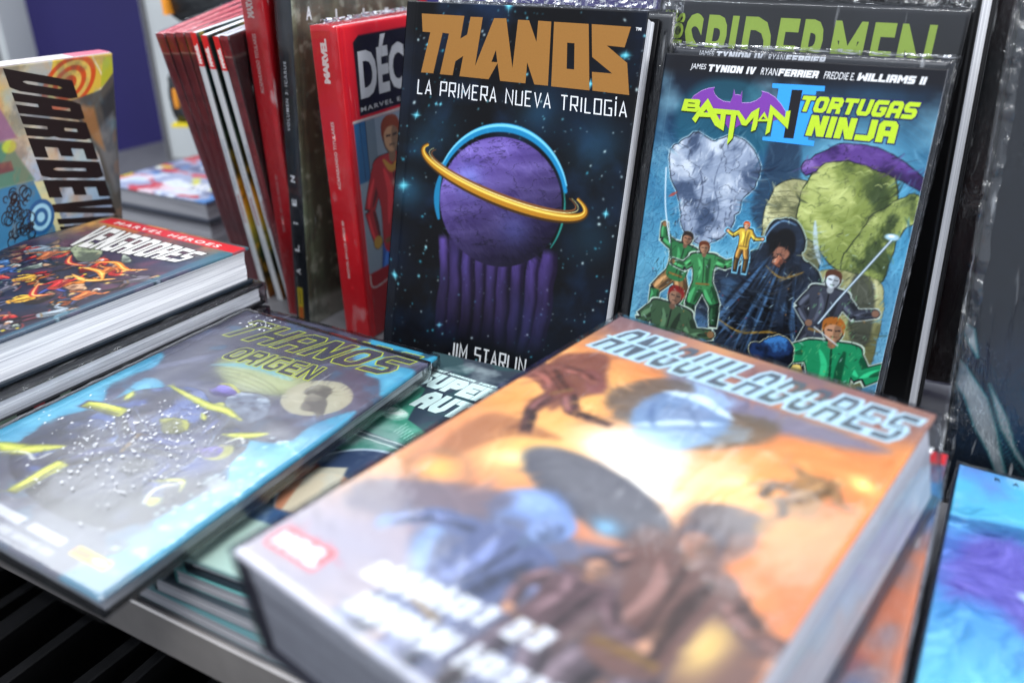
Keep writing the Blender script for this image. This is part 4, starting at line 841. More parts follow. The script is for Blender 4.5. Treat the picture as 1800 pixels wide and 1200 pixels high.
# --- dark weave cover with white slashes at far right
def art_slash():
    c = Cv(26, 31, .09, (30, 36, 44))
    c.vgrad([(0, (26, 30, 36)), (8, (16, 20, 28)), (16, (13, 20, 32)), (21, (16, 34, 60)), (26, (20, 58, 92)), (28, (12, 26, 42)), (31, (10, 18, 30))])
    c.noise((14, 22, 34), .16, 4, .4, .65, .8); c.ell(4.5, 25, 2.6, 2.2, (24, 70, 108), 2.0, .6)
    wv = (np.sin(c.u * 34) * np.sin(c.v * 34)) * .5 + .5; c.mix(wv * .10, (90, 100, 112))
    for pts in ([(-.3, 21.4), (.33, 21.9), (1.82, 23.8), (2.62, 25.72), (3.55, 28.57), (3.1, 28.66), (2.44, 27.26), (1.47, 25.83), (.58, 23.82), (-.3, 22.83)], [(1.81, 22.88), (3.04, 24.89), (3.74, 26.63), (4.83, 28.2), (3.99, 27.33), (2.83, 25.58)], [(-.13, 19.24), (.5, 19.62), (.94, 21.3), (0, 19.9)]):
        c.poly(pts, (30, 112, 118), .12, .95, False, (30, 112, 118), .09); c.poly(pts, (176, 180, 182), .12, .9)
        p = np.array(pts); q = p.mean(0) + (p - p.mean(0)) * .75; c.poly(q, (205, 206, 206), .3, .6)
    for k in range(7): c.line([(2.2 + .25 * k, 24 + .3 * k), (2.7 + .25 * k, 26 + .35 * k), (3.4 + .3 * k, 28.4)], .04, (60, 150, 150), .05, .6, .8)
    return c
ML = stand(1.75, 56.5, 30.5, 0, -4.1, 10, 0)
book('comic_book', 'large dark blue weave-textured hardcover with white slash marks at the right edge', 26, 31, 1.6, ML, art_slash(), colr=(18, 22, 28), wrap=M_FILM_CRINKLE, hinge=False, mat=M_SATIN, seam_left=True)

# --- upright group at the left: spines face the shopper
def sp_red(T, H):
    c = Cv(T, H, .1, (206, 30, 40)); c.noise((180, 22, 32), .3, 3, .45, .7, .5); return c
MARV = lambda s0, s1, va, vb, b=.05: ('publisher_lettering', font('MARVEL', up(s0, s1, va, vb), b, .86), (224, 206, 200))
PK = (222, 190, 184)
# red omnibus with the black title box
def art_red():
    c = Cv(20, 26.6 / .903, .09, (214, 32, 42)); c.noise((186, 24, 34), .25, 5, .45, .7, .4)
    c.poly([(2.0, 1.5), (2.0, 7.8), (20, 7.8), (20, 1.0), (2.8, 1.0)], (20, 20, 24), .08)
    c.poly([(0.9, 8.05), (20, 8.05), (20, 8.3), (.9, 8.3)], (210, 205, 200), .08); c.poly([(1.0, 8.3), (20, 8.3), (20, 22.8), (1.0, 22.8)], (150, 166, 180), .08)
    c.poly([(1, 8.3), (2.6, 8.3), (2.6, 13.8), (1, 13.8)], (46, 108, 156), .08); c.poly([(2.6, 8.3), (4, 8.3), (4, 13), (2.6, 13)], (120, 138, 152), .08)
    c.poly([(9.5, 8.3), (20, 8.3), (20, 16), (9.5, 16)], (30, 52, 46), .3)
    # red and gold rocket on a blue pad
    c.person(6.0, 20.6, 25, (-25, 15, 25, -35, -10, 0, 14, 0), (190, 36, 40), (46, 96, 180), (206, 160, 120), (150, 70, 30), 2, None, (24, 12, 14), glove=(200, 156, 60))
    c.line([(4.8, 12.4), (6.1, 13.5), (7.6, 12.5)], .7, (206, 160, 60), .1, .95, .7)
    c.glow(6.2, 14.9, .5, (236, 236, 214), .6)
    c.line([(2.6, 8.4), (2.6, 13.6)], .1, (20, 30, 40), .06, .9); c.line([(1.8, 8.4), (1.9, 13.6)], .06, (20, 40, 60), .06, .9)
    c.poly([(1.0, 22.8), (20, 22.8), (20, 30), (1, 30)], (170, 26, 34), .06); c.line([(1.1, 22.9), (2.0, 24.4), (9, 23.2)], .16, (206, 206, 200), .06)
    return c
pR2 = stand(-42.6, 52.75, 0, 89.7, -1.3, .6, 26.6); RS = .903
def scl(L): return [(n_, (P * RS, F_, Z), c_) for (n_, (P, F_, Z), c_) in L]
ar = art_red(); ar.W *= RS; ar.u = ar.u * RS; ar.v = ar.v * RS; k_ = int(ar.ny / .903 * 0) ; ar.H *= RS
spr = sp_red(2.84 * RS, 26.6)
book('comic_book', 'red hardcover with black title box and red spine, just left of the gold-titled book', 20 * RS, 26.6, 2.84 * RS, pR2, ar, spr, colr=(196, 28, 38),
     letters=scl([('title_lettering', font('D\u00c9CADAS', [(2.5, 1.3), (18.6, 1.0), (18.6, 6.3), (2.35, 6.4)], .04, 1.0), (212, 212, 214)), ('subtitle_lettering', font('MARVEL EN LOS A\u00d1OS 00', rect(2.2, 6.95, 18.4, 7.45), .02, 1.3), (214, 214, 214))]),
     sletters=scl([('publisher_lettering', font('MARVEL', up(1.0, 1.7, 1.0, 4.7), .06, .86), (226, 205, 198)), ('spine_lettering', font('ACAPARANDO TITULARES', up(1.15, 1.5, 8.0, 14.2), .03, 1.05), PK), ('spine_lettering', font('MARVEL EN LOS A\u00d1OS 00', up(1.0, 1.35, 17.2, 23.0), .03), PK)]), wrap=M_FILM, seam_top=True, seam_h=.4)
# black spine with spaced letters, drab green front
def art_drab():
    c = Cv(17, 30, .1, (74, 70, 58)); c.vgrad([(0, (86, 84, 74)), (8, (78, 70, 56)), (16, (72, 76, 62)), (26, (60, 68, 58)), (30, (120, 124, 112))])
    c.noise((52, 46, 38), .2, 5, .4, .7, .8, 5, 3, .6); c.noise((104, 116, 92), .22, 8, .5, .78, .7, 5, 2, .5)
    for k in range(60):
        r = np.random.RandomState(k); a = r.rand() * 6.3; q = .9 * r.rand() ** .5; x, y = 5.4 + math.cos(a) * q, 17.2 + math.sin(a) * q * .8
        c.line([(x, y), (x + (r.rand() - .5) * .9, y + (r.rand() - .5) * .9), (x + (r.rand() - .5), y + r.rand() * .4)], .06, (168, 166, 138), .06, .8)
    c.line([(5.2, 17.8), (5.4, 20), (5.7, 23)], .06, (176, 170, 140), .05, .8); c.noise((160, 164, 150), 1.5, 13, .58, .75, .5 * 1.); c.C = c.C * 1.25; c.mix(np.clip((c.v - 27.2) / .6, 0, 1) * .8, (150, 154, 144)); c.noise((70, 74, 66), .9, 33, .5, .7, .5)
    return c
pAL = stand(-49.3, 52.5, 0, 88, 2.5, -1.6, 30)
sl = []
for ch, v in zip('NEILA', (18.3, 20.4, 22.4, 24.6, 27.0)): pass
for ch, v in zip('NEILA', (16.2, 18.3, 20.4, 22.5, 24.7)): sl.append(('title_lettering', font(ch, up(.42, .95, v - .3, v + .3 if ch != 'I' else v - .15), .03), (226, 228, 230)))
sAL = Cv(1.62, 30, .1, (24, 27, 32)); sAL.noise((38, 42, 48), .5, 4, .4, .7, .8)
sAL.poly([(.35, 26.3), (1.0, 26.3), (1.0, 29.6), (.35, 29.6)], (206, 186, 40), .06); sAL.poly([(.42, 28.2), (.92, 28.2), (.92, 29.5), (.42, 29.5)], (196, 96, 30), .06)
book('comic_book', 'black-spined hardcover with spaced white letters and murky green front', 17, 30, 1.62, pAL, art_drab(), sAL, colr=(26, 28, 30), pages=M_PAGES,
     letters=[('title_lettering', font('A', rect(1.62, 2.25, 2.3, 3.3), .03), (226, 228, 230)), ('title_lettering', font('L', rect(5.2, 2.5, 5.75, 3.4), .03), (226, 228, 230)), ('title_lettering', font('I', rect(8.8, 2.5, 9.0, 3.4), .03), (226, 228, 230)), ('title_lettering', font('E', rect(11.9, 2.5, 12.45, 3.4), .03), (226, 228, 230)), ('title_lettering', font('N', rect(15.2, 2.5, 15.85, 3.4), .03), (226, 228, 230))],
     sletters=sl + [('volume_lettering', font('VOLUMEN 3: ICARUS', up(.45, .78, 6.5, 12.1), .005, 1.25), (206, 210, 214)), ('publisher_lettering', font('PANINI', up(.55, .82, 26.5, 27.9), .02), (40, 40, 30))], wrap=M_FILM, seam_top=False)
pR1 = stand(-51.0, 54.0, 0, 90, -2.0, 0, 29)
book('comic_book', 'tall red hardcover leaning against the black-spined one, its top out of view', 17, 29, 2.15, pR1, Cv(17, 29, .3, (180, 26, 36)), sp_red(2.15, 29), colr=(190, 28, 38),
     sletters=[('publisher_lettering', font('MARVEL', up(.55, 1.3, .2, 2.2), .06, .86), (226, 205, 198)), ('spine_lettering', font('ACAPARANDO TITULARES', up(.75, 1.15, 3.4, 8.2), .03, 1.05), PK), ('spine_lettering', font('MARVEL EN LOS A\u00d1OS 00', up(.8, 1.15, 15.2, 20.5), .02), (200, 150, 150))], wrap=M_FILM_CRINKLE)
pR0 = stand(-49.2, 58, 0, 90, -1.6, 0, 27)
book('comic_book', 'red book squeezed behind the tall red one, showing a narrow strip of white lettering', 17, 24.8, 1.2, pR0, Cv(17, 24.8, .4, (150, 20, 30)), sp_red(1.2, 24.8), colr=(120, 18, 26),
     sletters=[('spine_lettering', font('JIMO', up(.4, 1.0, 3.2, 5.6), .04), WHITE)])
# thin comics leaning left
def sp_white(T):
    c = Cv(T, 26, .08, (196, 200, 204)); c.poly([(-1, -1), (2, -1), (2, 2.75), (-1, 2.75)], (206, 30, 36), .06); return c
def art_dd(k):
    c = Cv(17, 26, .2, (18, 34, 34)); c.vgrad([(0, (16, 52, 52)), (6, (14, 24, 26)), (9, (40, 52, 34)), (12, (150, 108, 26)), (15, (196, 120, 24)), (18, (170, 150, 50)), (21, (30, 50, 40)), (24, (120, 80, 30)), (26, (90, 50, 24))])
    c.noise((20, 20, 18), .5, 5 + k, .5, .6, .8); c.noise((210, 150, 40), .6, 15 + k, .62, .7, .6); return c
WN = [(-57.4, 55.75, -8.9, .66, 'left'), (-55.8, 56.0, -10.25, .7, 'middle'), (-54.2, 55.75, -10.25, .66, 'right')]
for i, (x_, y_, sd_, T_, nm) in enumerate(WN):
    book('comic_book', {'left': 'thin white-spined comic beside the dark maroon spines, leftmost of three', 'middle': 'thin white-spined comic between the two other white spines', 'right': 'thin white-spined comic touching the maroon one with a red top'}[nm],
         17, 25.8, T_, stand(x_, y_, 0, 90, sd_, .2, 25.8), art_dd(i), sp_white(T_), hard=False, colr=(40, 60, 50), group='thin white-spined comics with red tops',
         sletters=[('publisher_lettering', font('MARVEL', up(T_ * .2, T_ * .8, .9, 2.55), .07, .84), (236, 224, 220)), ('title_lettering', font('DAREDEVIL.', up(T_ * .3, T_ * .72, 14.4, 17.4), .02), (150, 50, 60)), ('subtitle_lettering', font('VERDAD O ATREVIMIENTO', up(T_ * .3, T_ * .72, 9.2, 14.1), .0), (110, 130, 160)),
                   ('credit_lettering', font('SOULE GARNEY', up(T_ * .35, T_ * .65, 18.8, 22.2), .0), (140, 160, 180))])
def sp_mar(T):
    c = Cv(T, 26, .08, (120, 46, 50)); c.poly([(-1, -1), (2, -1), (2, 1.62), (-1, 1.62)], (176, 34, 42), .06); c.line([(-1, 1.66), (3, 1.66)], .1, (206, 180, 160), .05, 1, 0, False); c.noise((92, 34, 40), .7, 4, .5, .7, .6); return c
def art_m5():
    c = Cv(17, 26, .25, (34, 24, 24)); c.poly([(-1, -1), (18, -1), (18, 1.7), (-1, 1.7)], (150, 30, 36), .1); c.line([(0, 1.75), (17, 1.75)], .1, (206, 180, 160), .05, 1, 0, False); c.noise((20, 14, 16), .3, 4, .45, .65, .8); return c
mx = [(-61.4, 57.5, -12.5, 1.0, 'leftmost of the leaning maroon-spined comics'), (-60.3, 57.25, -11.7, 1.0, 'maroon-spined leaning comic, second from the left end'), (-59.2, 56.85, -10.6, 1.0, 'maroon-spined leaning comic, third from the left end'), (-58.15, 56.4, -9.9, .7, 'maroon-spined leaning comic half hidden by the first white spine')]
for i, (x_, y_, sd_, T_, lb) in enumerate(mx):
    book('comic_book', lb, 17, 25.8, T_, stand(x_, y_, 0, 90, sd_, .4, 25.8), art_m5(), sp_mar(T_), hard=False, colr=(80, 22, 30), group='thin maroon-spined comics leaning left', pages=M_PAGES_RED,
         sletters=[('spine_lettering', font('DAREDEVIL  REDENCI\u00d3N', up(T_ * .3, T_ * .62, 10, 18.5), .0), (120, 66, 70))], wrap=M_FILM)
book('comic_book', 'maroon comic with red top and dark front, right of the white spines', 17, 25.8, .85, stand(-53.25, 55.25, 0, 90, -9.0, .3, 25.8), art_m5(), sp_mar(.85), hard=False, colr=(80, 22, 30), wrap=M_FILM,
     letters=[('title_lettering', font('C', rect(2.0, .5, 2.6, 1.3), .0), (214, 130, 120))],
     sletters=[('spine_lettering', font('REDENCI\u00d3N', up(.3, .62, 10.2, 14.2), .0), (170, 96, 96)), ('spine_lettering', font('DAREDEVIL', up(.3, .62, 16.6, 20.4), .0), (190, 120, 116))])

# --- cover turned sideways with slanted black letters, far left
def art_side():
    c = Cv(26, 17, .08, (196, 186, 160))
    c.vgrad([(0, (206, 176, 96)), (4, (200, 184, 140)), (9, (190, 196, 196)), (13, (160, 176, 200)), (17, (190, 196, 200))])
    c.noise((150, 160, 190), .3, 6, .45, .7, .6); c.noise((206, 150, 90), .4, 9, .55, .75, .5)
    c.poly([(19, -.2), (26, -.2), (26, 2), (21.5, 3.8), (18, 3)], (214, 178, 66), .15)
    for k in range(5): c.ell(20.6, 1.9, 3.3 - k * .62, 1.9 - k * .34, ((200, 74, 34), (222, 190, 90))[k % 2], .1, .95, -20)
    c.line([(23.5, .1), (24.6, 2.2), (23.2, 3.6)], .12, (236, 220, 190), .06); c.poly([(24.8, .2), (26, .2), (26, 1.6), (24.2, 2.8)], (176, 176, 52), .08)
    c.poly([(20.2, 3.4), (24.2, 2.9), (26, 1.6), (26, 17), (25.4, 17), (23.4, 8.5)], (84, 80, 74), .12)
    c.poly([(24.0, 4), (26, 2.6), (26, 7), (25.2, 8.2)], (46, 50, 54), .5, .8); c.poly([(23, 6.5), (25.6, 5), (26, 12), (25.2, 12.4)], (120, 122, 124), .5, .8); c.noise((60, 66, 74), .5, 12, .55, .7, .4)
    c.poly([(21.0, 3.8), (23.2, 4.2), (24.2, 8.2), (22.8, 7)], (186, 120, 60), .4, .6)
    c.poly([(14.4, 9), (17, 9.3), (18.6, 14), (18.4, 17), (12, 17), (12, 10)], (206, 200, 150), .15); c.poly([(0, 8.4), (15.6, 9.0), (17.4, 13.5), (17.6, 17), (0, 17)], (56, 120, 160), .12); c.noise((110, 170, 200), .5, 19, .5, .7, .25)
    c.poly([(0, 4.6), (13.6, 5.6), (15.8, 9), (0, 8.6)], (86, 128, 110), .25); c.poly([(0, 6.6), (13.6, 7.0), (13.8, 7.8), (0, 7.8)], (120, 60, 66), .2, .8); c.ell(13.6, 5.9, .7, .5, (190, 200, 70), .2, .9)
    c.poly([(0, 1.4), (13, 2.6), (14.5, 5.4), (0, 4.6)], (140, 96, 130), .2, .85); c.noise((170, 120, 90), .7, 23, .6, .7, .3)
    for (x, y, r_) in ((16.0, 12.2, 1.5), (15.8, 15.0, 1.0)):
        for k in range(4): c.ell(x, y, r_ * (1 - k * .24), r_ * (1 - k * .24), ((36, 90, 140), (150, 200, 222))[k % 2], .08)
    r = np.random.RandomState(5)
    for k in range(46):
        x, y = 12.6 + r.rand() * 2.4, 9.5 + r.rand() * 4.0; q = .25 + r.rand() * .4; t0 = r.rand() * 6
        c.line([(x + q * math.cos(t0 + t) * (1 - t * .08), y + q * math.sin(t0 + t) * (1 - t * .08)) for t in np.linspace(0, 5, 9)], .11, (26, 22, 26), .06, .95, .3)
    return c
pG = stand(0, 0, 0, 104, 2, -8, 0); oG = np.array([-66, 49.9, 23.6]) - pG[1][:, 0] * 26
book('comic_book', 'cover displayed sideways with slanted black lettering reading downward, far left', 26, 17, 1.4, (oG, pG[1]), art_side(), hard=False, colr=(90, 80, 80),
     letters=[('title_lettering', block('DAREDEVIL', [(20.9, 1.75), (25.95, 16.9), (18.4, 15.2), (13.9, .1)], 0, .42, .2, .12, .12), (34, 26, 26))],
     bands=[('page_edge', (.1, .003, -1.3), (25.9, .06, -.08), (214, 206, 206)), ('page_edge', (21.5, .06, -1.2), (25.9, .1, -.2), (206, 110, 130))])

# --- stack behind, pale comic cover on top
def art_stack():
    c = Cv(18, 24, .12, (150, 158, 186)); c.noise((70, 74, 110), .3, 5, .5, .6, .8); c.noise((60, 120, 190), .35, 8, .55, .62, .8); c.noise((190, 50, 60), .28, 12, .56, .62, .9, 4, 1, 2); c.noise((206, 200, 60), .4, 19, .66, .7, .9); c.noise((220, 226, 236), .5, 25, .55, .62, .8)
    c.poly([(0, 0), (18, 0), (18, 2), (0, 2)], (200, 70, 74), .2); return c
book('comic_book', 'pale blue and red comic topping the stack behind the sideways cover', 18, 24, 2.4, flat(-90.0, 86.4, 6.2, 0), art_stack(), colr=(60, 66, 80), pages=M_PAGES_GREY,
     letters=[('title_lettering', font('MARVEL', [(11.5, 18.6), (17.0, 18.0), (17.2, 20.6), (11.8, 21.4)], .05), (222, 222, 226))])
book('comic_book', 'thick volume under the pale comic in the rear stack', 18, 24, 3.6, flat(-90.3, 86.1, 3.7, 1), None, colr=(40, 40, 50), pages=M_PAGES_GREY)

# --- left stack: three volumes, the top one crowded and colourful
def art_crowd():
    c = Cv(17, 26, .08, (46, 38, 56)); c.vgrad([(0, (190, 120, 60)), (2, (170, 96, 60)), (5, (70, 60, 84)), (9, (48, 38, 56)), (20, (40, 34, 50)), (26, (52, 60, 76))])
    c.mix(np.clip((5 - c.u) / 5, 0, 1) * np.clip((8 - c.v) / 5, 0, 1) * .7, (206, 170, 90)); c.mix(np.clip((c.u - 13) / 4, 0, 1) * np.clip((7 - c.v) / 4, 0, 1) * .8, (50, 110, 130)); c.noise((30, 40, 60), .4, 6, .5, .7, .6); c.noise((96, 60, 80), .6, 16, .55, .7, .7)
    pal = [((176, 40, 40), (84, 16, 24), (226, 96, 70)), ((204, 116, 40), (120, 56, 26), (240, 190, 90)), ((84, 62, 50), (36, 26, 26), (150, 116, 90)), ((56, 84, 130), (24, 32, 62), (110, 150, 200)), ((130, 140, 130), (62, 70, 68), (206, 214, 196)), ((150, 110, 84), (80, 48, 44), (206, 166, 130)), ((40, 34, 46), (16, 14, 22), (96, 84, 104))]
    r = np.random.RandomState(12)
    for k in range(84):
        x, y = .8 + r.rand() * 15.0, 6.8 + r.rand() * 18.5; p = pal[r.randint(7)]
        c.ink(blob(x, y, .35 + r.rand() * 1.0, .35 + r.rand() * .9, 8, k, .35, r.rand() * 90), *p, 400 + k, None, .06, (18, 14, 20), f=1.8, lines=.8)
    cols = [((176, 40, 40), (46, 56, 110)), ((60, 84, 140), (150, 40, 40)), ((206, 150, 50), (60, 60, 80)), ((70, 110, 70), (50, 50, 60)), ((96, 90, 100), (60, 40, 40)), ((190, 100, 50), (40, 44, 70)), ((130, 140, 150), (70, 30, 40))]
    for k in range(30):
        x, y = 1.4 + (k % 5) * 3.2 + r.rand() * 1.6, 9.4 + (k // 5) * 3.0 + r.rand() * 1.2; a, b = cols[r.randint(7)]
        c.person(x, y, 3.6 + r.rand() * 1.4, [q + r.randint(-20, 20) for q in POSES[r.randint(6)]], a, b, ang=r.randint(-35, 35), hair=[(40, 30, 26), (190, 150, 70), (120, 50, 30), (200, 200, 200)][r.randint(4)], seed=k, glove=[None, (200, 180, 60), (40, 40, 50)][r.randint(3)])
    for k, (pts, cc) in enumerate((([(9.4, 8.6), (11, 7.6), (13, 8.2), (14.4, 7.4)], (222, 120, 30)), ([(9.6, 9.6), (11.6, 9.4), (13.4, 10.4)], (226, 130, 40)), ([(10.5, 10.8), (12.5, 11.0), (14, 9.8)], (232, 150, 60)), ([(6.5, 8.2), (8, 9.4), (9.6, 9.2)], (186, 40, 44)), ([(10.0, 13), (11.8, 14.6), (12.8, 13.8)], (176, 34, 40)))):
        c.line(pts, .5, cc, .08, .95, .9); c.line(pts, .14, (250, 206, 120), .06, .9, .9)
    c.ink([(4.8, 5.6), (7.2, 6.0), (9.2, 7.8), (8.4, 8.8), (6.4, 8.0), (5.0, 7.2)], (150, 160, 130), (84, 92, 80), (206, 212, 180), 499, None, .06)
    for k in range(26): x, y = 4 + r.rand() * 11, 8 + r.rand() * 16; c.glow(x, y, .22, (246, 206, 110), .9)
    c.brush(500, .3, .08, 31, 20, 2, 26, 0, 17, .6)
    for k in range(150):
        x, y = r.rand() * 16.4, 6.5 + r.rand() * 19; a = r.rand() * 3.1; q = .15 + r.rand() * .5; c.line([(x, y), (x + q * math.cos(a), y + q * math.sin(a)), (x + q * math.cos(a) * 1.6, y + q * math.sin(a + .6) * 1.5)], .05 + .06 * r.rand(), [(16, 12, 18), (226, 200, 150), (20, 16, 24), (190, 60, 40)][k % 4], .07, .75, .6)
    c.poly([(.6, .35), (17, .35), (17, 1.65), (.6, 1.65)], (200, 36, 44), .08); c.poly([(16.0, 2.0), (17, 1.7), (17, 26), (16.6, 26), (16.3, 10)], (56, 100, 120), .3, .7)
    return c
PE = (np.array([-64.425, 45.269, 10.459]), np.array([[0.9993, 0.0376, -0.009], [-0.0375, 0.9993, 0.0077], [0.0093, -0.0073, 0.9999]]))
def veng(dz, g): return lift(block('VENGADORES', [(2.1, 2.2), (15.5, 2.8), (15.0, 5.3), (4.0, 6.9)], g, .3, .2, .12, .14), dz)
book('comic_book', 'thick hardcover with red band and crowded colourful art, top of the left stack', 17, 26, 2.95, PE, art_crowd(), colr=(24, 34, 44),
     letters=[('band_lettering', font('MARVEL H\u00c9ROES', rect(2.2, .65, 15.0, 1.4), .03, 1.35), (232, 206, 200)), ('title_shadow', veng(0, .09), (20, 16, 20)), ('title_lettering', veng(.014, 0), (222, 220, 216))])
def e_band(seed, W, zt, T):
    r = np.random.RandomState(seed); o = []
    for k in range(9): y = -2 - r.rand() * 22; l = .4 + r.rand() * 1.6; o.append(('edge_print', (W + .003, y - l, zt), (W + .02, y, zt + T), [(190, 190, 186), (150, 40, 44), (120, 140, 120), (176, 150, 120)][k % 4]))
    return o
book('comic_book', 'black wrapped hardcover second in the left stack', 17.4, 26, 1.7, (PE[0] + PE[1] @ np.array([.35, .1, -3.05]), PE[1] @ rotm('z', rad(.6))), None, colr=(18, 18, 22), wrap=M_FILM_CRINKLE, bands=e_band(4, 17.4, -1.68, .2))
book('comic_book', 'black wrapped hardcover third in the left stack with red print on its edge', 17.6, 26, 1.8, (PE[0] + PE[1] @ np.array([.75, .0, -4.85]), PE[1] @ rotm('z', rad(-.5))), None, colr=(20, 18, 22), wrap=M_FILM_CRINKLE, bands=e_band(9, 17.6, -.23, .22))
book('comic_book', 'grey wrapped hardcover at the bottom of the left stack', 17.6, 26, 3.3, (PE[0] + PE[1] @ np.array([.5, -.3, -6.8]), PE[1] @ rotm('z', rad(.8))), None, colr=(40, 40, 46), wrap=M_FILM_CRINKLE)

# --- front left: wrapped hardcover with outlined title and a second copy under it
def art_front():
    c = Cv(17, 26, .08, (84, 84, 104)); c.vgrad([(0, (76, 74, 92)), (6, (84, 84, 102)), (14, (58, 62, 92)), (20, (64, 66, 88)), (26, (96, 98, 110))])
    c.noise((50, 50, 68), .25, 5, .45, .7, .7); c.noise((126, 130, 156), .35, 9, .55, .75, .6, 5, 2.2, .8, 30)
    CY = (70, 160, 190)
    for pts in ([(15.0, 1.8), (17, 1.5), (17, 5.2), (16.0, 4.2), (15.4, 3.6), (14.2, 3.4)], [(15.6, 9.8), (17, 8.6), (17, 26), (14.2, 26), (15.6, 22.2), (14.6, 20.8), (15.4, 17.5), (14.2, 15.4), (13.2, 13.6), (15.4, 12.4)], [(-.2, 9.2), (1.4, 9.8), (1.0, 13), (2.6, 15.2), (1.6, 18), (2.4, 20), (0, 21)], [(2.2, 11.4), (3.8, 11.2), (5.2, 13.2), (4.2, 14.6), (2.8, 14)], [(10.9, .6), (13, .3), (14.6, 1.8), (13.0, 2.6)]):
        c.poly(pts, CY, .25, .95, True); p = np.array(pts); c.poly(p.mean(0) + (p - p.mean(0)) * .6, (120, 196, 216), .6, .6, True)
    c.noise((50, 120, 160), .7, 29, .6, .72, .35)
    c.ell(8.3, 6.9, 3.9, 2.4, (140, 148, 112), .5, .95, 6); c.ell(8.3, 7.0, 3.2, 1.8, (178, 184, 140), .7, .8, 6); c.line([(4.6, 7.8), (7, 6.6), (10.6, 6.6)], .7, (120, 176, 196), .4, .8, .9)
    for k in range(5): c.line([(5.0, 8 + k * .4), (8, 7.4 + k * .45), (11.5, 8.4 + k * .3)], .1, (110, 116, 92), .1, .6)
    c.ell(13.55, 7.5, 2.25, 2.25, (168, 164, 142), .12); c.ell(13.6, 7.5, 1.9, 1.9, (180, 176, 154), .8, .6)
    c.ink(blob(13.2, 6.8, .9, .7, 9, 5, .3), (124, 120, 108), (98, 94, 88), (146, 142, 128), 901, None, .02, (110, 106, 96)); c.ink(blob(13.9, 8.2, 1.2, .8, 9, 6, .3, 30), (122, 118, 108), (96, 92, 88), (142, 138, 126), 902, None, .02, (110, 106, 96))
    c.ink([(8.6, 9.6), (11, 9.2), (12.4, 10.8), (12.0, 12.4), (10, 12.2), (9, 11.2)], (104, 116, 136), (62, 70, 92), (160, 172, 186), 903, None, .05, (44, 48, 64), f=1.6)
    # dark broken hull strewn with yellow fins
    c.ink([(4.2, 11.6), (6.4, 10.6), (8.8, 11.6), (11.6, 12.6), (13.6, 13.6), (14.4, 16.4), (14.8, 19.4), (13.2, 22.6), (8.8, 23.2), (4.4, 22.0), (2.2, 19.8), (3.2, 16.2), (3.0, 13.4)], (44, 48, 78), (22, 24, 42), (78, 98, 156), 904, None, .06, (20, 22, 36), f=.7, lines=.7, lf=.9)
    c.ink(blob(8.9, 20.6, 2.6, 1.6, 10, 8, .2), (60, 62, 82), (36, 38, 56), (90, 94, 118), 905, None, .03, (50, 52, 66), f=.8); c.ink(blob(4.5, 17.6, 1.7, 1.5, 9, 9, .2), (50, 58, 88), (30, 36, 60), (82, 94, 130), 906, None, .03, (40, 44, 60)); c.glow(12.3, 16.6, 1.6, (70, 96, 190), .6)
    c.person(7.6, 17.0, 13, (-100, -60, 80, 120, -50, -10, 40, 70), (40, 48, 92), (36, 40, 74), (92, 74, 160), (150, 150, 60), 70, (110, 130, 170), (20, 22, 36), glove=(190, 190, 50), boot=(170, 172, 40))
    Y = (190, 192, 30)
    for pts, wd in (([(4.3, 11.2), (7.9, 11.75), (9.8, 11.7), (11.4, 12.0)], .75), ([(3.0, 12.9), (3.5, 13.9)], .6), ([(1.3, 20.9), (3.0, 20.6), (4.9, 19.2)], 1.1), ([(11.6, 13.6), (13.0, 13.0), (13.9, 12.2)], .7), ([(11.9, 18.9), (13.2, 18.0), (13.8, 18.8)], .3), ([(8.8, 12.6), (9.6, 13.1)], .4)):
        c.line(pts, wd, (120, 124, 30), .1, .9, .85); c.line(pts, wd * .7, Y, .12, .95, .85); c.line(pts, wd * .2, (226, 228, 120), .1, .8, .9)
    c.ink(blob(8.3, 14.4, 1.5, .75, 9, 21, .3, 12), (170, 172, 34), (96, 98, 30), (216, 216, 110), 907, None, .05, (40, 40, 24)); c.ink(blob(7.9, 9.9, .95, .7, 8, 22, .2), (84, 66, 156), (46, 34, 96), (136, 120, 206), 908, None, .05, (30, 22, 56)); c.line([(7.0, 9.4), (7.8, 9.1), (8.8, 9.6)], .16, Y, .08, .9)
    for pts in ([(13.0, 20.4), (12.6, 19.2), (13.4, 18.1)], [(2.2, 21.4), (3.6, 20.6), (4.6, 20.8), (4.9, 20.0)], [(12.4, 14.2), (12.8, 13.4), (13.4, 13.8)]): c.line(pts, .22, (222, 224, 214), .08, .9, .5)
    r = np.random.RandomState(2)
    for k in range(70): x, y = 14.2 + r.rand() * 2.8, 12 + r.rand() * 13; c.glow(x, y, .1 + .14 * r.rand(), (206, 236, 240), .8)
    c.brush(1200, .5, .12, 41, 14, 5, 24, 0, 17, .6); c.warp(.12, .5, 43)
    c.mix(np.clip((c.v - 23.4) / 1, 0, 1) * .5, (112, 112, 124)); c.ell(15.0, 17.2, .9, .5, (150, 160, 160), .3, .8)
    for (a, b, d_, e) in ((5.9, 24.1, 9.1, 24.65), (9.7, 24.15, 12.3, 24.65)): c.poly([(a, b), (d_, b), (d_, e), (a, e)], (186, 188, 196), .06)
    c.words(6.0, 25.25, 12.5, 25.2, .36, 5, (176, 178, 186))
    c.poly([(13.1, 24.1), (15.6, 24.1), (15.6, 24.75), (13.1, 24.75)], (214, 196, 40), .06); c.poly([(13.15, 24.2), (14.3, 24.2), (14.3, 24.65), (13.15, 24.65)], (206, 120, 40), .06); c.ell(14.95, 24.42, .5, .18, (228, 224, 190), .08)
    return c
PD = (np.array([-45.844, 42.074, 6.487]), np.array([[0.9996, 0.014, 0.0227], [-0.014, 0.9999, 0.0003], [-0.0227, -0.0006, 0.9997]]))
qt = [(.75, 1.4), (14.95, .25), (15.75, 2.9), (1.25, 4.35)]
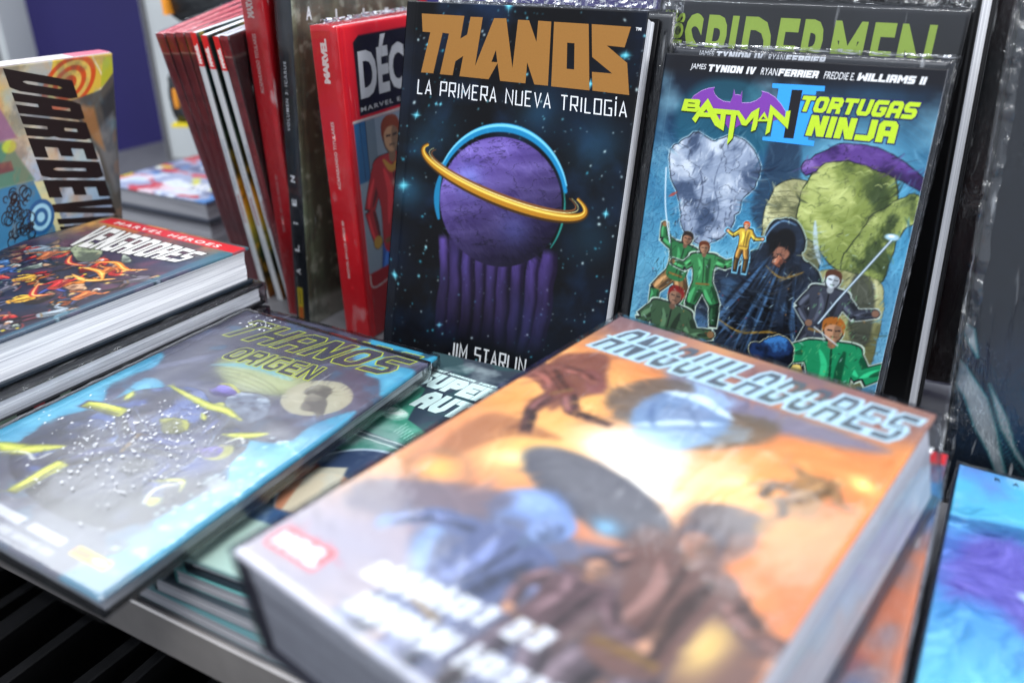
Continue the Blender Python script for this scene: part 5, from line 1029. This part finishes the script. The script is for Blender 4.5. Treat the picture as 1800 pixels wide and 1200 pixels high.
qt = [(2.1, .95), (16.3, .15), (15.4, 3.1), (.9, 4.3)]; qo = [(4.4, 4.75), (11.55, 4.1), (11.65, 6.2), (4.1, 6.85)]
def outl(txt, q, t, g, dz): return ('title_outline', lift(block(txt, q, 0, .34, .25, .2, .1), dz), (190, 202, 60)), ('title_lettering', lift(block(txt, q, g, .34, .25, .2, .1), dz + .012), (58, 60, 78))
front_left = book('comic_book', 'wrapped grey hardcover with yellow outlined title and pale disc, front left of the table', 17, 26, 1.25, PD, art_front(), colr=(22, 22, 26),
     letters=[*outl('THANOS', qt, .27, -.1, 0), *outl('ORIGEN', qo, .25, -.085, .0)], wrap=M_FILM_SPECK, hinge=True)
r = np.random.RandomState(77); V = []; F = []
for k in range(330):     # raised flecks, coloured white to stand in for glints on the film
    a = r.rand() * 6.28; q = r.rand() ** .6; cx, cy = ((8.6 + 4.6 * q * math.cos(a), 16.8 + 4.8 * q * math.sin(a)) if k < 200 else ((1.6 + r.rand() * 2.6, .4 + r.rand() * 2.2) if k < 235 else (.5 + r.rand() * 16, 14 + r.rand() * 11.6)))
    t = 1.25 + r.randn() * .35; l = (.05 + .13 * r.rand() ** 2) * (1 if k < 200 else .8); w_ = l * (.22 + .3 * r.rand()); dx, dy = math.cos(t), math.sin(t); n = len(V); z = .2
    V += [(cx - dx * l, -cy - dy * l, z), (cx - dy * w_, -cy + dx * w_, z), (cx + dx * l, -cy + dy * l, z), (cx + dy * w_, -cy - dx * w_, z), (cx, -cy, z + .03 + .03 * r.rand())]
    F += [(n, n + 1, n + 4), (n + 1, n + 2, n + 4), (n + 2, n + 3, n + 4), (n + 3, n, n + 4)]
tag(mesh('film_glints', V, F, M_GLINT, front_left, None, (17 / 2, -26, -1.25)), kind='stuff')
d2 = Cv(17, 26, .15, (74, 74, 90)); d2.poly([(10.5, -1), (17.5, -1), (17.5, 3), (12, 2.4)], (60, 150, 180), .3); d2.noise((40, 44, 60), .8, 5, .5, .6, .6)
book('comic_book', 'second copy of the grey outlined-title book, sticking out beneath the first', 17, 26, 1.2, flat(-46.9, 44.9, 5.15, -1.0), d2, colr=(22, 22, 26),
     letters=[*outl('THANOS', [(2.1, .95), (16.3, .55), (15.4, 3.3), (.9, 3.9)], .27, -.1, 0)], wrap=M_FILM)

# --- slate and green book half hidden in the middle
def art_slate():
    c = Cv(17, 26, .09, (48, 60, 72)); c.vgrad([(0, (52, 60, 70)), (6, (46, 60, 74)), (12, (46, 62, 78)), (26, (60, 76, 90))])
    c.poly([(.2, 4.6), (2.4, 5.4), (3.4, 9.5), (6.2, 10.8), (6.2, 12.4), (-.2, 11.6), (-.2, 4.6)], (64, 140, 118), .1); c.noise((46, 96, 90), .5, 4, .52, .6, .35)
    c.poly([(-.2, 12.3), (8, 12.9), (8, 14.2), (-.2, 14.4)], (76, 134, 122), .1); c.ink(blob(2.3, 9.2, .95, .8, 8, 3, .2), (176, 222, 206), (120, 176, 160), (220, 240, 232), 31, (90, 180, 150), .04, (70, 130, 116)); c.ell(1.2, 8.6, 1.0, .55, (120, 186, 164), .06, 1, 10, .04)
    for k in range(9): c.line([(3.6 + .25 * k, 10 + .2 * k), (3.4 + .25 * k, 11.2 + .1 * k)], .09, (150, 206, 186), .06, .8)
    c.line([(-.2, 11.95), (9, 12.6)], .1, (206, 222, 220), .05, 1, 0, False); c.line([(-.2, 12.4), (9, 13.1)], .1, (206, 222, 220), .05, 1, 0, False)
    c.ell(4.4, 17.6, 4.1, 4.2, (50, 66, 96), .12); c.ell(4.4, 17.6, 4.1, 4.2, (170, 190, 206), .1, .9, 0, .12); c.ell(3.0, 19.0, 2.1, 2.4, (190, 130, 100), .15); c.poly([(1, 16.6), (3, 15.8), (4.5, 20.2), (2.0, 20.8)], (206, 200, 176), .2, .9)
    c.poly([(-.2, 15.2), (1.4, 16.4), (.8, 19.6), (-.2, 19)], (120, 60, 40), .2); c.poly([(-.2, 20.8), (17, 20.4), (17, 22.2), (-.2, 22.2)], (60, 90, 130), .3); c.poly([(-.2, 22), (17, 22), (17, 26), (-.2, 26)], (172, 200, 190), .3); c.noise((190, 206, 206), .35, 18, .55, .7, .5)
    return c
PF = flat(-32.0, 47.2, 3.9, 3.5); TEAL = (196, 222, 220)
book('comic_book', 'slate green hardcover with white title, half hidden between the two front books', 17, 26, 1.0, PF, art_slate(), colr=(36, 48, 56), hinge=False,
     letters=[('author_lettering', block('GRANT MORRISON', [(1.25, 2.38), (5.2, 2.85), (5.1, 3.12), (1.1, 2.66)], 0, .36, .26), TEAL), ('author_lettering', block('MIKEL JANIN', [(5.6, 2.92), (8.95, 3.2), (8.85, 3.48), (5.5, 3.2)], 0, .36, .26), TEAL),
              ('title_lettering', block('SUPERMAN', [(1.2, 2.9), (11.9, 4.0), (11.5, 5.95), (.8, 4.95)], .02, .38, .28, .2, .07), TEAL), ('title_lettering', block('AUTHORITY', [(3.0, 5.5), (13.7, 6.7), (13.2, 8.9), (2.5, 7.8)], .02, .38, .28, .24, .07), TEAL)])
xs = [(-.6, -.1, -1.2), (-1.5, -.35, -4), (-2.3, -.45, -7.2)]
for i, (dx, dy, yw) in enumerate(xs):
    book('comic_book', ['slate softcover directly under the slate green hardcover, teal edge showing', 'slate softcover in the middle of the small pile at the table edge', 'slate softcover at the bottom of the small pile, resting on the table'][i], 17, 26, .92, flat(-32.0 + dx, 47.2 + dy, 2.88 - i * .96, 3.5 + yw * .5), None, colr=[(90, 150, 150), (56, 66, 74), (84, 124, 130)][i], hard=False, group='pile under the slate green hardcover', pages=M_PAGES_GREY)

# --- front centre: big warm-coloured omnibus
def art_warm():
    c = Cv(17.5, 26.5, .09, (200, 120, 70)); c.vgrad([(0, (118, 92, 96)), (2.5, (130, 92, 88)), (5, (196, 118, 66)), (12, (216, 140, 76)), (18, (196, 128, 96)), (22, (150, 126, 130)), (26.5, (150, 140, 150))])
    c.mix(np.clip((c.u - 9) / 8, 0, 1) * np.clip((c.v - 3) / 3, 0, 1) * .45, (196, 100, 50)); c.noise((226, 160, 90), .15, 5, .45, .75, .7); c.noise((170, 90, 66), .2, 9, .55, .8, .5)
    c.glow(2.8, 8.5, 3.2, (236, 190, 110), .8); c.glow(4.6, 14.2, 3.0, (236, 196, 110), .7); c.glow(12.6, 12.2, 3.0, (240, 190, 110), .7)
    c.mix(np.clip((c.v - 19.5) / 4, 0, 1) * np.clip((10 - c.u) / 6, 0, 1) * .7, (128, 126, 146))
    # silver-blue craft bursting from light
    c.poly([(4.6, 2.5), (9, 4.2), (16.8, 4.6), (13.5, 6.2), (9.6, 6.2), (6.2, 5.4)], (96, 106, 140), .7, .8, True); c.poly([(6.8, 4.4), (9.6, 4.8), (9.0, 6.4), (6.6, 5.8)], (150, 180, 214), .5, .8, True)
    c.poly([(5.2, 5.4), (7.0, 4.6), (7.8, 6.2), (7.0, 9.6), (5.6, 9.6), (4.4, 7.8)], (92, 80, 72), .35, .9, True); c.poly([(9.6, 6.2), (11.9, 5.6), (12.4, 7.0), (10.6, 9.4), (9.0, 9.8)], (96, 82, 66), .35, .9, True)
    c.poly([(6.6, 6.0), (9.4, 5.6), (10.4, 7.6), (9.4, 10.4), (7.4, 10.6), (6.2, 8.4)], (104, 132, 170), .3, .9, True); c.line([(6.4, 6.2), (8.2, 5.7), (10.2, 6.4)], .7, (206, 226, 240), .25, .9, .8); c.line([(7.0, 9.6), (8.6, 8.2), (10.0, 7.2)], .45, (216, 234, 244), .2, .9, .9); c.line([(6.6, 7.4), (7.2, 8.6), (8.4, 10.2)], .3, (70, 92, 130), .2, .8, .8); c.line([(8.2, 6.8), (9.4, 8.2), (9.6, 9.8)], .22, (70, 88, 120), .2, .8, .8); c.brush(160, .5, .16, 57, 15, 4.6, 10.6, 4.4, 12.4, .6)
    for k in range(6): c.line([(9.4, 9.8 - k * .5), (11.3, 8.0 - k * .25)], .16, (150, 184, 214), .1, .6)
    c.glow(8.0, 12.0, 2.7, (250, 252, 252), 1., 2.4, 1.7); c.glow(9.6, 13.6, 2.4, (250, 246, 236), .95, 2, 1.5, 30); c.glow(8.4, 10.8, 2.2, (190, 226, 246), .7)
    c.poly([(.2, 6.2), (2.0, 4.8), (3.2, 6.6), (4.2, 8.0), (3.6, 9.4), (3.2, 11.2), (2.4, 9.6), (1.6, 8.6), (.6, 8.4)], (104, 58, 52), .35, .9, True); c.poly([(2.2, 6.6), (3.8, 7.4), (4.2, 8.4), (3.2, 8.2)], (120, 70, 70), .2, .8, True)
    c.poly([(1.0, 13.4), (3.4, 12.8), (5.0, 13.0), (3.0, 14.4), (2.2, 17.2), (1.2, 17)], (150, 96, 62), .4, .85, True); c.glow(2.3, 18.0, 1.0, (232, 176, 90), .9); c.ell(2.3, 18.0, 1.5, 1.2, (140, 108, 84), .4, .5, 0, .2); c.glow(4.4, 15.4, 1.4, (250, 226, 160), .9, 2, .7, -30)
    c.ell(8.35, 15.3, 4.0, 1.75, (84, 84, 92), .25, 1, 12); c.ell(8.2, 15.0, 3.3, 1.15, (106, 106, 112), .6, .7, 12)
    c.ell(7.2, 17.9, 1.7, 1.5, (104, 126, 168), .3, .97); c.ell(7.0, 17.4, 1.2, .7, (140, 168, 214), .5, .8); c.poly([(5.8, 19), (9.2, 18.2), (12.4, 17.2), (13.4, 21), (11.8, 26.6), (8.2, 26.6), (6.8, 23.6), (4.6, 21.8)], (92, 98, 122), .5, .95, True); c.line([(5.0, 20.6), (5.4, 22.2), (7.2, 24)], .7, (140, 176, 220), .5, .7); c.glow(9.9, 16.8, .6, (130, 190, 226), .8)
    c.poly([(0.5, 20.5), (3.6, 18.2), (6.2, 17.4), (5.6, 20), (3.2, 21.6), (1, 22.2)], (94, 90, 106), .5, .8, True)
    c.poly([(12.0, 13.4), (14.0, 12.6), (14.9, 14.2), (14.4, 16), (15.4, 17), (17.0, 18.2), (17.2, 22), (15, 26.6), (12.6, 26.6), (13.0, 20), (12.2, 16.4)], (104, 78, 72), .4, .95, True); c.poly([(12.0, 13.3), (14.1, 12.4), (14.7, 13.6), (12.6, 14.6)], (88, 78, 80), .25, .9, True)
    c.poly([(11.0, 16), (12.2, 15.8), (12.8, 19), (12.6, 23), (11.4, 23), (10.8, 19)], (110, 84, 78), .4, .8, True); c.glow(13.2, 18.4, .7, (240, 220, 170), .8); c.glow(15.5, 19.6, .7, (240, 206, 120), .8, 2, 1.6); c.glow(14.6, 24, 1.2, (236, 206, 120), .6)
    c.poly([(14.2, 9.0), (15.4, 8.6), (15.8, 9.8), (15.9, 11.4), (15.0, 12.0), (14.9, 13.4), (14.3, 13.2), (14.5, 11.8), (13.6, 11.3), (14.6, 10.6)], (150, 112, 66), .25, .9, True); c.line([(13.0, 9.6), (14.6, 8.9), (13.9, 7.8)], .4, (206, 150, 86), .25, .85, .7); c.line([(12.9, 10.9), (14.4, 9.6)], .2, (140, 110, 80), .12, .9)
    c.person(15.0, 10.2, 4.6, (-60, -95, 60, 100, -60, 20, -20, 50), (150, 112, 70), (120, 92, 66), (206, 150, 100), (206, 160, 100), 24, None, (110, 80, 60))
    c.person(7.4, 24.2, 14.5, (-70, -30, 60, 20, -12, 0, 14, 0), (86, 96, 130), (78, 82, 104), (120, 140, 180), (116, 140, 186), 8, None, (96, 112, 150))
    c.person(13.6, 21.5, 15, (-40, 10, 50, 100, -12, 0, 14, 0), (100, 72, 66), (84, 72, 78), (150, 104, 84), (80, 70, 76), -4, None, (90, 76, 76)); c.person(10.9, 22.4, 9, (-30, 20, 40, 90, -10, 0, 14, 0), (92, 70, 74), (80, 70, 78), (190, 140, 110), (70, 62, 70), 0, None, (86, 74, 76))
    c.person(2.6, 9.4, 8.5, (-100, -60, 40, 10, -60, -30, -20, 30), (110, 62, 54), (96, 58, 56), (130, 80, 70), (90, 56, 52), -60, None, (96, 60, 54))
    c.glow(16.7, 7.9, .75, (252, 226, 130), 1., 2.2, .5, 30); c.glow(12.3, 11.2, .9, (252, 226, 140), .95, 2, .45, -35)
    c.poly([(.45, 24.45), (3.1, 24.2), (3.15, 25.4), (.5, 25.55)], (206, 44, 56), .08)
    c.brush(1300, .7, .2, 51, 13, 1, 26.5, 0, 17.5, .45); c.warp(.3, .22, 53)
    c.poly([(.45, 24.45), (3.1, 24.2), (3.15, 25.4), (.5, 25.55)], (206, 44, 56), .08)
    c.words(4.5, 23.9, 11.6, 22.6, 1.0, 7); c.words(5.2, 25.3, 14.8, 24.0, .95, 8); c.mix(np.clip((c.v - 26.1) / .15, 0, 1) * .8, (206, 206, 214))  # pale bottom strip paints in the light caught by the cover edge
    c.C = 255 - (255 - c.C) * .96
    return c
PC = (np.array([-15.082, 42.078, 12.552]), np.array([[0.9818, 0.1898, 0.0041], [-0.1897, 0.9818, -0.0072], [-0.0054, 0.0063, 1.0]]))
PT = [(1.7, 1.15), (17.1, 1.0), (16.5, 3.8), (.8, 4.35)]
let_c = [('title_outline', block('ANIQUILADORES', PT, .2, .26, .16, .2, .42), (176, 206, 220)), ('title_lettering', lift(block('ANIQUILADORES', PT, .0, .26, .16, .2, .42), .016), (84, 92, 102)),
         ('title_slit', lift(shape([[(.9, 2.66), (17.0, 2.4), (17.0, 2.6), (.8, 2.88)]]), .03), (176, 206, 218)),
         ('publisher_lettering', font('MARVEL', [(.62, 24.55), (2.95, 24.35), (3.0, 25.25), (.66, 25.4)], .05, .86), (238, 232, 234))]
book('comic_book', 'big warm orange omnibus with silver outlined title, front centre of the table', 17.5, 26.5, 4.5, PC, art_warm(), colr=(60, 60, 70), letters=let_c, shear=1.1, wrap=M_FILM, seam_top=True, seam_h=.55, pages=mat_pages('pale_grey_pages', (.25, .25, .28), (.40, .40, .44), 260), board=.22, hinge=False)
def art_under():
    c = Cv(17.6, 26.5, .15, (90, 96, 120)); c.noise((180, 100, 70), .2, 4, .45, .6, .9); c.noise((70, 110, 160), .3, 9, .5, .62, .9); c.poly([(15.6, 0), (17.6, 0), (17.6, 1.3), (15.6, 1.3)], (200, 40, 46), .1); c.noise((140, 60, 60), .4, 14, .6, .7, .6); c.mix(np.clip((c.u - 16) / 1.4, 0, 1) * np.clip((c.v - 6) / 4, 0, 1) * .8, (186, 116, 84)); return c
book('comic_book', 'wrapped volume with red corner lying under the warm orange omnibus', 17.6, 26.5, 4.0, flat(-14.2, 44.2, 7.95, -3), art_under(), colr=(24, 30, 56), wrap=M_FILM_CRINKLE, hinge=False, seam_top=True, seam_h=.6)
book('comic_book', 'lowest volume of the centre stack, flat on the table', 17.4, 26.5, 3.7, flat(-14.0, 44.0, 3.8, -1), None, colr=(40, 44, 60))

# --- pale blue cover at lower right
def art_pale():
    c = Cv(17, 26, .1, (70, 160, 200)); c.vgrad([(0, (74, 168, 206)), (5, (90, 176, 210)), (8, (60, 110, 180)), (13, (84, 150, 206)), (18, (110, 190, 214)), (26, (120, 200, 220))])
    c.noise((100, 110, 190), .2, 6, .56, .75, .6); c.noise((190, 230, 240), .28, 9, .55, .72, .6); c.poly([(-.2, 5.4), (6, 5.0), (12, 7.4), (12, 8.2), (5, 6.2), (-.2, 6.3)], (44, 96, 150), .3, .8)
    c.poly([(1, 7), (3.6, 6.4), (4.2, 9.4), (6.2, 12.6), (4.4, 13.4), (2.2, 11.6), (.4, 12.6)], (104, 84, 170), .9, .8, True); c.poly([(3.8, 8.6), (7, 9), (8, 13.4), (5.4, 13.6)], (80, 70, 140), .7, .8, True); c.brush(1500, .7, .2, 61, 20, 4, 26, 0, 12, .6); c.warp(.5, .4, 62); c.ell(4.3, 10.7, .9, .4, (190, 226, 240), .2, .9, 20)
    c.poly([(6.2, 16.4), (10, 12.5), (12, 14), (8, 18)], (140, 196, 60), .3, .9); return c
book('comic_book', 'pale blue wrapped book with purple shapes, lying at the lower right corner', 17, 26, 2.6, flat(4.4, 47.7, 5.0, -3.2), art_pale(), hard=False, colr=(20, 44, 84), wrap=M_FILM, board=.06,
     letters=[('title_lettering', font(ch, rect(x_, .5, x_ + .34, .86), .02), (14, 40, 60)) for ch, x_ in (('R', 1.85), ('A', 2.75), ('M', 3.7))])
book('comic_book', 'book lying under the pale blue one at the right end of the table', 17, 26, 2.3, flat(4.9, 47.4, 2.35, -2), None, colr=(30, 40, 60))
